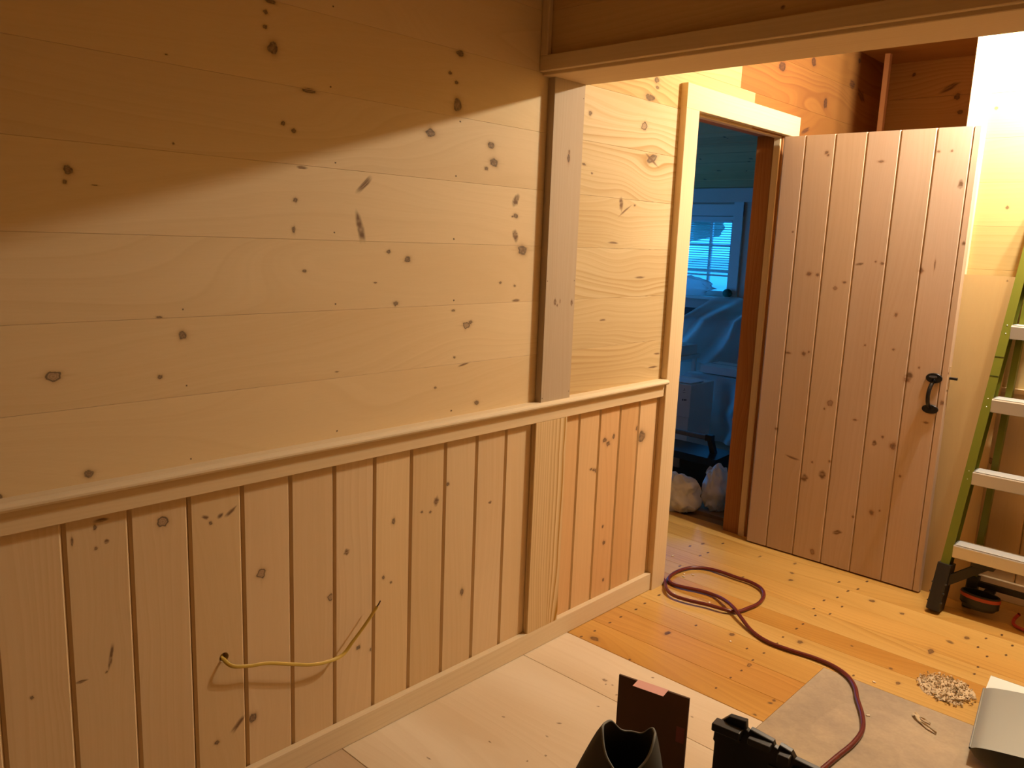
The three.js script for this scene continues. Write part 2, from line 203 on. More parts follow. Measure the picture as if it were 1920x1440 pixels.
// ---------------------------------------------------------------- wood textures
const ROWS = [0.92, 1.107, 1.291, 1.475, 1.658, 1.842, 2.027, 2.18, 2.367, 2.568];
const toneSet = (n, s, warm = 0.05) => { const out = []; for (let i = 0; i < n; i++) { const v = 1 + (rnd() - 0.5) * s, w = (rnd() - 0.5) * warm; out.push([v * (1 + w * 0.3), v, v * (1 - w * 1.6)]); } return out; };
const T_WALL = wood({ W: 2048, H: 1024, a0: 0, b0: 0.9, SA: 2.4, SB: 1.2, base: [0.74, 0.495, 0.24], joints: ROWS.slice(1), tones: toneSet(12, 0.07), knots: K_WALL, line: 0.055, streak: 0.035, blotch: 0.16, freq: 24, wander: 0.07, seed: 3 });
const WAINS = []; for (let i = 0; i < 16; i++) WAINS.push(-0.4215 + 0.1385 * 3 - 0.1385 * i);      // z of the grooves left of the post
const WLEFT = WAINS.filter((z) => z > -2.0);
const WRIGHT = [-2.215, -2.345, -2.475, -2.608, -2.742, -2.875];
const T_WAINS = wood({ W: 2048, H: 768, a0: 0, b0: 0, SA: 3, SB: 0.95, grain: 'v', base: [0.70, 0.45, 0.215], joints: [...WLEFT, -2.083, ...WRIGHT].map((z) => -z).sort((a, b) => a - b), tones: [...toneSet(16, 0.12, 0.08), [1, .92, .8], [1.0, .86, .7], [1.02, .92, .8], [1.0, .84, .68], [.96, .8, .62], [1.04, .95, .85], [1, .9, .8]], knots: K_WAINSCOT, line: 0.06, streak: 0.05, blotch: 0.14, freq: 40, wander: 0.03, seed: 11 });
const T_HALL = wood({ W: 2048, H: 1024, a0: 2.2, b0: 0.9, SA: 2.9, SB: 1.7, base: [0.585, 0.405, 0.195], joints: ROWS.slice(1), tones: [[1, .93, .8], [1.0, .97, .9], [1.04, 1.03, 1.0], [1.02, 1.0, .95], [1.03, 1.02, 1.0], [1.04, 1.04, 1.04], [0.95, 0.86, 0.62], [0.98, 0.9, 0.7], [0.88, 0.78, 0.5], [0.85, 0.72, 0.45]], knots: K_HALL, line: 0.34, streak: 0.12, blotch: 0.24, freq: 34, wander: 0.05, seed: 29 });
const DOORX = [0.032, 0.14, 0.28, 0.42, 0.56, 0.704, 0.842, 0.87];
const T_DOOR = wood({ W: 512, H: 1024, a0: 0, b0: 0, SA: 0.9, SB: 2.05, grain: 'v', base: [0.56, 0.365, 0.225], joints: DOORX.slice(1, 7), tones: toneSet(7, 0.10, 0.08), knots: K_DOOR, line: 0.05, streak: 0.05, blotch: 0.14, freq: 40, wander: 0.03, seed: 41, knotColour: [0.20, 0.085, 0.035] });
const FJ = [2.315, 2.47, 2.64, 2.80, 2.965, 3.10, 3.235, 3.40, 3.56, 3.72, 3.88, 4.04];
const T_FLOOR = wood({ W: 2048, H: 1024, a0: -0.5, b0: 2.2, SA: 2.6, SB: 2.1, base: [0.60, 0.315, 0.075], joints: FJ, tones: [[1, .95, .8], [1.02, .93, .8], [1.0, .88, .8], [1.04, 1.02, 1], [1.1, 1.18, 1.35], [0.9, .78, .6], [1.08, 1.14, 1.25], [1.0, .96, .9], [1.04, 1.05, 1.05], [.97, .93, .85], [1.02, 1, .95], [1, .97, .9]], knots: K_FLOOR, line: 0.25, streak: 0.12, blotch: 0.34, freq: 30, wander: 0.05, seed: 53, knotColour: [0.07, 0.028, 0.02] });
const PALEK = []; for (let i = 0; i < 34; i++) { const a = rr(0.2, 1.05), b = rr(1.35, 2.28); PALEK.push([a, b, rr(.003, .009), rr(.002, .005), rr(-40, 40), 2]); } PALEK.push([0.33, 2.14, .008, .006, 0, 3], [0.62, 1.93, .007, .006, 0, 3]);
const T_PALE = wood({ W: 1024, H: 1024, a0: 0, b0: 0, SA: 2.4, SB: 2.4, base: [0.76, 0.56, 0.345], joints: [1.265, 2.06], tones: [[.74, .66, .6], [1, 1, 1], [1.02, 1.01, 1]], knots: PALEK, line: 0.05, streak: 0.04, blotch: 0.22, freq: 22, wander: 0.06, seed: 61 });
const T_PINE = wood({ W: 1024, H: 1024, a0: 0, b0: 0, SA: 2.2, SB: 1.66, base: [0.62, 0.37, 0.14], joints: [0.184, .368, .552, .736, .92, 1.104, 1.288, 1.472], tones: toneSet(9, 0.12, 0.08), knots: scatter(34, 0, 2.2, 0, 1.66, .004, .012), line: 0.14, streak: 0.07, blotch: 0.16, freq: 50, wander: 0.03, seed: 71 });
const T_FAR = wood({ W: 1024, H: 1024, a0: 0.7, b0: 0.9, SA: 1.8, SB: 1.7, base: [0.60, 0.385, 0.13], joints: [1.074, 1.258, 1.442, 1.626, 1.81, 1.994, 2.178, 2.362], tones: toneSet(9, 0.06, 0.05), knots: [...K_FAR, [1.6, 1.5, .012, .009, 0, 3], [2.1, 2.0, .01, .008, 0, 0]], line: 0.10, streak: 0.05, blotch: 0.10, freq: 45, wander: 0.03, seed: 83 });
const T_END = wood({ W: 512, H: 512, a0: 0, b0: 1.2, SA: 0.9, SB: 1.4, base: [0.55, 0.28, 0.09], joints: ROWS.slice(2), tones: toneSet(9, 0.1), knots: K_END, line: 0.16, streak: 0.08, blotch: 0.2, freq: 45, wander: 0.04, seed: 97 });
const T_CLEAR = wood({ W: 1024, H: 256, a0: 0, b0: 0, SA: 2.0, SB: 0.3, base: [0.76, 0.55, 0.31], line: 0.07, streak: 0.06, blotch: 0.10, freq: 60, wander: 0.02, seed: 101 });
const T_GRAINY = wood({ W: 1024, H: 256, a0: 0, b0: 0, SA: 1.6, SB: 0.3, base: [0.70, 0.455, 0.205], line: 0.75, streak: 0.22, blotch: 0.3, freq: 48, wander: 0.06, seed: 107 });
const woodMat = (T, o = {}) => std({ map: T.tex, roughness: 0.85, ...o });
const M_WALL = woodMat(T_WALL), M_WAINS = woodMat(T_WAINS), M_HALL = woodMat(T_HALL), M_DOOR = woodMat(T_DOOR, { roughness: 0.7 }), M_FLOOR = woodMat(T_FLOOR, { roughness: 0.3 }), M_PALE = woodMat(T_PALE, { roughness: 0.7 });
const M_PINE = woodMat(T_PINE), M_FAR = woodMat(T_FAR), M_END = woodMat(T_END), M_CLEAR = woodMat(T_CLEAR), M_GRAINY = woodMat(T_GRAINY);
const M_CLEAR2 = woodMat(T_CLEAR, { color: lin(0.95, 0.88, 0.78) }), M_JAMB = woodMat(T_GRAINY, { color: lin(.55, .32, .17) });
const M_CORE = std({ color: lin(0.32, 0.21, 0.11), roughness: 0.9 });
const cu = () => rr(0, 1.5), cv = () => rr(0, 0.25);
// boards with eased edges cut from a trim texture
const trimX = (T, x0, x1, y0, y1, z0, z1, c = 0.002) => fit(prism('x', x0, x1, rect(z0, z1, y0, y1, c), cu(), cv()), T);
const trimY = (T, x0, x1, y0, y1, z0, z1, c = 0.002) => fit(prism('y', y0, y1, rect(x0, x1, z0, z1, c), cu(), cv()), T);
const trimZ = (T, x0, x1, y0, y1, z0, z1, c = 0.002) => fit(prism('z', z0, z1, rect(x0, x1, y0, y1, c), cu(), cv()), T);
const struct = (name, label, category) => thing(name, label, category, [0, 0, 0], null, 'structure');

// ---------------------------------------------------------------- left wall: planks above, grooved boards below
const OZ0 = -2.985, OZ1 = -3.822, OY = 2.036;      // doorway: from z OZ0 to OZ1, top OY
{
  const w = struct('wall_left', 'pine wall with wide horizontal planks above and grooved vertical boards below the rail', 'wall');
  part(w, 'core', merge([bx(-.105, -.018, -.1, 3.9, OZ0 + .018, 4.9), bx(-.105, -.018, OY + .018, 3.9, OZ1 - .018, OZ0 + .018), bx(-.105, -.018, -.1, 3.9, -6.75, OZ1 - .018)]), M_CORE);
  const plaster = std({ color: lin(.42, .40, .36), roughness: .9 });
  part(w, 'back_lining', merge([bx(-.12, -.105, -.1, 3.9, OZ0 + .018, 4.9), bx(-.12, -.105, OY + .018, 3.9, OZ1 - .018, OZ0 + .018), bx(-.12, -.105, -.1, 3.9, -6.75, OZ1 - .018)]), plaster);
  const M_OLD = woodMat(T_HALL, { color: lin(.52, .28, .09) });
  const plank = (T, M, z0, z1, y0, y1) => part(w, 'plank', fit(prism('z', z0, z1, rect(-.0179, 0, y0 + .00015, y1 - .00015, .0007, [1, 2])), T, -1), M);
  const mainRows = [...ROWS.slice(0, 7), 2.21, 2.395, 2.44];
  for (let i = 0; i + 1 < mainRows.length; i++) plank(T_WALL, M_WALL, -2.15, 4.8, mainRows[i], mainRows[i + 1]);
  for (let i = 0; i + 1 < ROWS.length; i++) {
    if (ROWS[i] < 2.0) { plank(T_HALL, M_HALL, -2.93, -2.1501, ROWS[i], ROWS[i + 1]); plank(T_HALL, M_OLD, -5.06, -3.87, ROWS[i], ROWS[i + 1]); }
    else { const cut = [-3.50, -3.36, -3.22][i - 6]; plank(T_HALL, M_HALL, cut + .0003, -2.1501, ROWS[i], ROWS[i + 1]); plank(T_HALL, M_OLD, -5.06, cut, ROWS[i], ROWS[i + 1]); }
  }
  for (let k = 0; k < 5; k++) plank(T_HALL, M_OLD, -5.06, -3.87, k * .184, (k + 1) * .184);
  // grooved boards
  const board = (z1, z0) => part(w, 'board', fit(prism('y', 0.0, 0.90, rect(-.0179, 0, z0 + .0004, z1 - .0004, .0072, [1, 2], .0068)), T_WAINS, -1, true), M_WAINS);
  const edges = []; for (let z = -0.4215 + 0.1385 * 37; z > -2.03; z -= 0.1385) edges.push(z);
  for (let i = 0; i + 1 < edges.length; i++) {
    if (Math.abs(edges[i] + 0.837) < .01) {   // the board the cable comes through: drilled
      const za = edges[i] - .0012, zb = edges[i + 1] + .0012, hy = .416, hz = -.917, r = .0125;
      const sh = new THREE.Shape([[za - .0065, 0], [za - .0065, .9], [zb + .0065, .9], [zb + .0065, 0]].map(([a, b]) => new THREE.Vector2(-a, b)));
      sh.holes.push(new THREE.Path().absellipse(-hz, hy, r, r, 0, Math.PI * 2, true));
      const e = new THREE.ExtrudeGeometry(sh, { depth: .0179, bevelEnabled: false, curveSegments: 20 });
      const g = e.toNonIndexed ? (e.index ? e.toNonIndexed() : e) : e; const uv = g.attributes.uv, ps = g.attributes.position;
      for (let k = 0; k < ps.count; k++) uv.setXY(k, ps.getX(k) / T_WAINS.SA, ps.getY(k) / T_WAINS.SB);
      g.rotateY(Math.PI / 2); g.translate(-.0179, 0, 0);
      const flank = (z, s) => fit(prism('y', 0, .9, s > 0 ? [[-.0179, z - .0065], [0, z - .0065], [-.0062, z], [-.0179, z]] : [[-.0179, z], [-.0062, z], [0, z + .0065], [-.0179, z + .0065]]), T_WAINS, -1, true);
      part(w, 'board', merge([g, flank(za, 1), flank(zb, -1)]), M_WAINS);
    } else board(edges[i], edges[i + 1]);
  }
  board(edges[edges.length - 1], -2.0838); board(-2.085, -2.215);
  for (let i = 0; i + 1 < WRIGHT.length; i++) board(WRIGHT[i], WRIGHT[i + 1]);
  board(-2.875, -2.95);
}
{ // chair rail
  const r = struct('trim_1', 'pale pine chair rail with a rounded cap running along the left wall', 'chair rail');
  const cap = [[0, .92], [.034, .92], [.041, .9225], [.045, .928], [.045, .933], [.041, .9385], [.034, .941], [0, .941]];
  part(r, 'cap', fit(prism('z', -2.884, 4.8, cap, .3, .1), T_CLEAR), M_CLEAR);
  part(r, 'apron', trimZ(T_CLEAR, 0, .022, .868, .92, -2.884, 4.8, .0015), M_CLEAR2);
}
{ const b = struct('baseboard_left', 'pale square-edged pine baseboard along the left wall', 'baseboard');
  part(b, 'board', trimZ(T_CLEAR, 0, .022, .001, .078, -2.884, 4.8, .0015), M_CLEAR); }
{ const b = struct('trim_2', 'pale vertical pine board on the left wall from the chair rail up to the header', 'trim');
  const T = wood({ W: 128, H: 1024, a0: 2.07, b0: .93, SA: .19, SB: 1.1, grain: 'v', base: [.47, .32, .18], knots: [[2.172, 1.79, .005, .008, 0, 2], [2.17, 1.77, .006, .012, 0, 0], [2.135, 1.288, .008, .012, 0, 2], [2.148, 1.276, .003, .004, 0, 0], [2.226, 1.283, .007, .012, 0, 2], [2.162, 1.29, .002, .006, 0, 0], [2.09, .955, .0016, .0016, 0, 1], [2.235, .965, .0016, .0016, 0, 1], [2.09, 1.36, .0016, .0016, 0, 1], [2.235, 1.36, .0016, .0016, 0, 1], [2.235, 1.97, .0016, .0016, 0, 1]], line: .05, streak: .06, freq: 60, seed: 131 });
  part(b, 'board', fit(prism('y', .941, 2.016, rect(0, .028, -2.243, -2.083, .0015)), T, -1, true), woodMat(T)); }
{ const b = struct('trim_3', 'strongly grained vertical pine board below the chair rail', 'trim');
  part(b, 'board', trimY(T_GRAINY, 0, .022, .078, .868, -2.244, -2.072, .0015), M_GRAINY); }

// ---------------------------------------------------------------- header over the wide opening
{
  const h = struct('wall_header', 'dark planked header crossing above the opening between room and hall', 'header');
  part(h, 'core', bx(0, 3.6, 2.04, 2.6, -2.245, -2.075), M_CORE);
  const ys = [2.04, 2.21, 2.395, 2.44];
  for (let i = 0; i < 3; i++) part(h, 'plank', fit(prism('x', 0, 3.6, rect(-2.0749, -2.057, ys[i] + .00015, ys[i + 1] - .00015, .0007, [1, 2]), .3, i * .3), T_PINE), M_PINE);
  const yh = [2.04, 2.18, 2.367, 2.568];
  for (let i = 0; i < 3; i++) part(h, 'plank', fit(prism('x', 0, 3.6, rect(-2.252, -2.2451, yh[i] + .0004, yh[i + 1] - .0004, .0012, [0, 3]), .9, i * .3), T_PINE), M_PINE);
  part(h, 'soffit_board', trimX(T_CLEAR, 0.001, 3.6, 2.016, 2.04, -2.252, -2.052, .002), M_CLEAR2);
  part(h, 'face_trim', trimX(T_CLEAR, 0.001, 3.6, 2.027, 2.075, -2.0569, -2.036, .002), M_CLEAR2);
  part(h, 'corner_bead', trimY(T_CLEAR, 0, .03, 2.075, 2.44, -2.0569, -2.036, .003), M_CLEAR2);
}

// ---------------------------------------------------------------- doorway: casing, jamb, open plank door
{
  const c = struct('trim_4', 'square pine casing around the hall doorway', 'door casing');
  part(c, 'side_casing', trimY(T_CLEAR, 0, .03, 0, 2.031, OZ0, -2.885, .0015), woodMat(T_CLEAR, { color: lin(1, .93, .84) }));
  part(c, 'side_casing', trimY(T_CLEAR, 0, .018, 0, 2.031, -3.926, OZ1 - .004, .0015), M_CLEAR2);
  part(c, 'head_casing', trimZ(T_CLEAR, 0, .03, 2.031, 2.126, -3.926, -2.885, .0015), woodMat(T_CLEAR, { color: lin(1, .95, .8) }));
  const j = struct('trim_5', 'pine door jamb and stop lining the doorway', 'door jamb');
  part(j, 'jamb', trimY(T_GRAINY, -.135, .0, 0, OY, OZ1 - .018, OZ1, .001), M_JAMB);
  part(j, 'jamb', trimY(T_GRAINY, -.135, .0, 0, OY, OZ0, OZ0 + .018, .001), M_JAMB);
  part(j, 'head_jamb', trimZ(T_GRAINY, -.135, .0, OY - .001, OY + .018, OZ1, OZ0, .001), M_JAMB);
  part(j, 'stop', trimY(T_CLEAR, -.042, -.010, 0, OY - .014, OZ1, OZ1 + .012, .0015), M_CLEAR2);
  part(j, 'stop', trimY(T_CLEAR, -.042, -.010, 0, OY - .014, OZ0 - .012, OZ0, .0015), M_CLEAR2);
  part(j, 'head_stop', trimZ(T_CLEAR, -.042, -.010, OY - .014, OY - .001, OZ1, OZ0, .0015), M_CLEAR2);
}
const blackIron = std({ color: lin(.012, .011, .011), roughness: .32, metalness: .3 });
{
  const d = thing('door_1', 'pine plank door with a black thumb-latch handle standing open into the hall', 'door', [0.032, 0.006, -3.78], null, 'structure');
  for (let i = 0; i < 7; i++) part(d, 'plank', fit(prism('y', .008, 2.018, rect(DOORX[i] + .0008, DOORX[i + 1] - .0008, -3.798, -3.76, i === 6 ? .002 : .0048, i === 6 ? [2, 3] : [0, 1, 2, 3], .0048)), T_DOOR, 1, true), M_DOOR);
  part(d, 'core', bx(.034, .868, .009, 2.017, -3.79, -3.768), M_CORE);
  // thumb latch
  const h = new THREE.Group(); h.name = 'handle'; h.userData.label = 'black iron thumb-latch pull'; d.add(h);
  const oval = (y, w, hh) => { const s = new THREE.Shape(); s.absellipse(0, 0, w, hh, 0, Math.PI * 2); const g = new THREE.ExtrudeGeometry(s, { depth: .003, bevelEnabled: true, bevelSize: .003, bevelThickness: .003, bevelSegments: 3, curveSegments: 24 }); g.translate(.817, y, -3.758); return g; };
  part(h, 'plate', oval(.974, .030, .019), blackIron); part(h, 'plate', oval(.838, .030, .017), blackIron);
  const grip = new THREE.CatmullRomCurve3([V(.817, .965, -3.757), V(.816, .950, -3.735), V(.813, .925, -3.722), V(.812, .898, -3.719), V(.813, .87, -3.725), V(.815, .852, -3.74), V(.816, .842, -3.757)]);
  const gg = new THREE.TubeGeometry(grip, 28, .0085, 10); part(h, 'grip', gg, blackIron);
  const tp = new THREE.CylinderGeometry(.016, .016, .004, 20); tp.rotateX(.25); tp.scale(1, 1, .8); tp.translate(.817, .981, -3.738); part(h, 'thumb_piece', tp, blackIron);
  part(h, 'stem', bx(.814, .820, .972, .979, -3.757, -3.738), blackIron);
  part(d, 'latch_tongue', prism('x', .868, .902, rect(-3.786, -3.772, .974, .985, .002)), blackIron, 'black latch tongue');
  part(d, 'latch_plate', bx(.8695, .8712, .93, 1.03, -3.792, -3.766), std({ color: lin(.55, .38, .2), roughness: .6 }));
  for (const y of [.22, 1.02, 1.82]) { const g = new THREE.CylinderGeometry(.007, .007, .09, 10); g.translate(.026, y, -3.806); part(d, 'hinge', g, blackIron); }
}

// ---------------------------------------------------------------- hall far wall, alcove, other walls
const WZ = -3.985;
{
  const w = struct('wall_far', 'brightly lit pine plank wall behind the green ladder', 'wall');
  part(w, 'core', bx(.772, 3.6, -.1, 2.7, -4.105, WZ - .0181), M_CORE);
  const ys = [.94, 1.074, 1.258, 1.442, 1.626, 1.81, 1.994, 2.178, 2.362, 2.568];
  for (let i = 0; i + 1 < ys.length; i++) part(w, 'plank', fit(prism('x', .772, 3.6, rect(WZ - .018, WZ, ys[i] + .00015, ys[i + 1] - .00015, .0007, [1, 2])), T_FAR), M_FAR);
  for (let x = .772; x < 3.59; x += .1385) part(w, 'board', fit(prism('y', 0, .93, rect(x + .0012, Math.min(3.6, x + .1373), WZ - .018, WZ, .0062, [2, 3])), T_WAINS, 1, true), M_WAINS);
  part(w, 'corner_board', trimY(T_CLEAR, .755, .832, 0, 2.567, WZ, WZ + .018, .002), woodMat(T_CLEAR, { color: lin(1.05, 1.08, 1.1) }));
  const r = struct('trim_6', 'chair rail on the far wall behind the ladder', 'chair rail');
  part(r, 'cap', trimX(T_CLEAR, .832, 3.6, .925, .945, WZ, WZ + .04, .004), M_CLEAR2);
  part(r, 'apron', trimX(T_CLEAR, .832, 3.6, .872, .925, WZ, WZ + .02, .002), M_CLEAR2);
  const b = struct('baseboard_far', 'pine baseboard of the far wall under the ladder', 'baseboard');
  part(b, 'board', trimX(T_CLEAR, .832, 3.6, .001, .09, WZ, WZ + .018, .002), M_CLEAR2);
}
{
  const w = struct('wall_alcove', 'orange pine planks of the alcove behind the door', 'wall');
  part(w, 'core', merge([bx(-.018, .9, -.1, 2.7, -5.2, -5.0781), bx(.79, .9, -.1, 2.7, -5.0781, -4.105)]), M_CORE);
  const rows = [0, .184, .368, .552, .736, ...ROWS];
  for (let i = 0; i + 1 < rows.length; i++) {
    part(w, 'plank', fit(prism('x', 0, .772, rect(-5.078, -5.06, rows[i] + .0004, rows[i + 1] - .0004, .0012, [1, 2])), T_END), M_END);
    part(w, 'plank', fit(prism('z', -5.06, -4.105, rect(.772, .79, rows[i] + .0004, rows[i + 1] - .0004, .0012, [0, 3])), T_END), M_END);
  }
}
const M_PALEPINE = M_WALL;
function plainWall(name, label, x0, x1, y0, y1, z0, z1, M = M_PINE, T = T_PINE, axis = 'x') {
  const w = struct(name, label, 'wall');
  part(w, 'lining', axis === 'x' ? fit(prism('x', x0, x1, rect(z0, z1, y0, y1, 0, [])), T) : fit(prism('z', z0, z1, rect(x0, x1, y0, y1, 0, [])), T), M); return w;
}
plainWall('wall_right', 'pine wall closing the right side of the room and hall', 3.6, 3.72, -.1, 2.75, -4.2, 4.92, M_PALEPINE, T_WALL, 'z');
plainWall('wall_back', 'pine wall behind the camera', -.12, 3.72, -.1, 2.6, 4.8, 4.92);
{ const c = struct('ceiling', 'pine ceiling of the near room', 'ceiling'); part(c, 'lining', fit(prism('x', -.018, 3.6, rect(-2.08, 4.82, 2.44, 2.56, 0, [])), T_WALL), M_PALEPINE); }
{ const c = struct('ceiling', 'pine ceiling of the hall and alcove', 'ceiling'); part(c, 'lining', fit(prism('x', -.018, 3.6, rect(-5.2, -2.24, 2.568, 2.7, 0, [])), T_PINE), woodMat(T_PINE, { color: lin(.95, .85, .7) })); }

// ---------------------------------------------------------------- floor
{
  const f = struct('floor', 'floor of varnished pine planks, pale plywood sheet and worn grey patch', 'floor');
  part(f, 'slab', bx(-3.6, 3.72, -.14, -.02, -6.8, 4.92), M_CORE);
  const plank = (x0, x1, b0, b1) => part(f, 'plank', fit(prism('x', x0, x1, rect(-b1 + .0006, -b0 - .0006, -.0199, 0, .001, [2, 3])).clone(), T_FLOOR), M_FLOOR);
  // uv v runs along -z for the floor
  const fix = (m) => { const p = m.geometry.attributes.position, n = m.geometry.attributes.normal, uv = m.geometry.attributes.uv; for (let i = 0; i < p.count; i++) if (n.getY(i) > .3) uv.setXY(i, (p.getX(i) - T_FLOOR.a0) / T_FLOOR.SA, (-p.getZ(i) - T_FLOOR.b0) / T_FLOOR.SB); return m; };
  for (let i = 0; i + 1 < FJ.length; i++) {
    const near = FJ[i + 1] <= 2.81;           // the first planks stop at the grey patch
    fix(plank(FJ[i] < 2.9 || FJ[i] > 3.8 ? -.02 : -.6, near ? .832 : 3.6, FJ[i], FJ[i + 1]));
  }
  for (let b = 4.04; b < 5.0; b += .16) fix(plank(0, .772, b, b + .16));
  // back-room floor
  const back = woodMat(T_PALE, { color: lin(.62, .55, .5), roughness: .6 });
  for (let b = 1.6; b < 6.55; b += .2) { const near = b > 2.8 && b < 3.88; part(f, 'back_plank', fit(prism('x', -3.5, near ? -.6 : -.02, rect(-b - .1994, -b - .0006, -.0199, 0, .001, [2, 3]), 0, b), T_PALE), back); }
  // pale plywood sheets and the strip of bare floor nearest the camera
  const sheet = (x0, x1, b0, b1) => { const m = part(f, 'plywood_sheet', prism('x', x0, x1, rect(-b1 + .0008, -b0 - .0008, -.0199, .0005, .001, [2, 3])), M_PALE); const p = m.geometry.attributes.position, uv = m.geometry.attributes.uv; for (let i = 0; i < p.count; i++) uv.setXY(i, (p.getX(i) - T_PALE.a0) / T_PALE.SA, (-p.getZ(i) - T_PALE.b0) / T_PALE.SB); return m; };
  sheet(0, .832, 2.06, 2.313); sheet(0, .832, 1.265, 2.06); sheet(0, 3.6, -1.0, 1.265); sheet(0, 3.6, -4.8, -1.0);
  // grey worn patch
  const N = 512, data = new Uint8Array(N * N * 4);
  for (let j = 0; j < N; j++) for (let i = 0; i < N; i++) { const a = i / N * 2.4, b = j / N * 2.0; const n = noise(a * 4 + 3, b * 5) * .5 + noise(a * 11, b * 13 + 7) * .3 + noise(a * 46 + 2, b * 50) * .2, q = noise(a * 7 + 40, b * 7) > .7 ? .06 : 0, k = .78 + .45 * (n - .5) + q + (noise(a * 190, b * 190) - .5) * .1; const o = (j * N + i) * 4; data[o] = enc(.52 * k); data[o + 1] = enc(.405 * k); data[o + 2] = enc(.262 * k * (1 - .15 * (n - .5))); data[o + 3] = 255; }
  const grey = part(f, 'grey_patch', prism('x', .833, 3.6, rect(-2.7995, -1.2656, -.0199, 0, .001, [2, 3])), std({ map: finishTexture(data, N, N), roughness: .75 }));
  { const p = grey.geometry.attributes.position, uv = grey.geometry.attributes.uv; for (let i = 0; i < p.count; i++) uv.setXY(i, p.getX(i) / 2.4, -p.getZ(i) / 2.0); }
  part(f, 'threshold', bx(-.6, -.599, -.02, -.001, -3.9, -2.8), M_CORE);
}

// ---------------------------------------------------------------- ceiling light of the hall (out of frame above the header)
{
  const l = thing('ceiling_light', 'two-bulb ceiling light of the hall, above the header', 'ceiling light', [1.23, 2.568, -3.63]);
  const white = std({ color: lin(.75, .73, .7), roughness: .4 });
  part(l, 'base_plate', prism('x', 1.08, 1.38, rect(-3.68, -3.58, 2.543, 2.568, .006)), white);
  const glow = new THREE.MeshStandardMaterial({ color: lin(.9, .85, .75), emissive: LAMP_COLOUR, emissiveIntensity: 6, roughness: .4 });
  for (const [x, y, z, I] of BULBS) {
    const s = new THREE.CylinderGeometry(.02, .024, .045, 20); s.translate(x, 2.521, z); part(l, 'socket', s, white);
    const pts = []; for (let i = 0; i <= 16; i++) { const t = i / 16; pts.push(new THREE.Vector2(Math.max(.0005, t < .7 ? .03 * Math.sin(Math.acos(1 - t / .7 * 1.55)) : .03 * Math.sin(Math.acos(1 - 1.55)) * (1 - (t - .7) / .3 * .45)), -.032 + t * .09)); }
    const b = new THREE.LatheGeometry(pts, 24); b.translate(x, y, z); part(l, 'bulb', b, glow);
    const p = new THREE.PointLight(LAMP_COLOUR, I, 0, 2); p.position.set(x - 1.23, y - 2.568, z + 3.63); p.castShadow = true; p.shadow.radius = 1.4; p.shadow.mapSize.set(1024, 1024); p.shadow.bias = -.002; p.name = 'bulb_light'; l.add(p);
  }
}

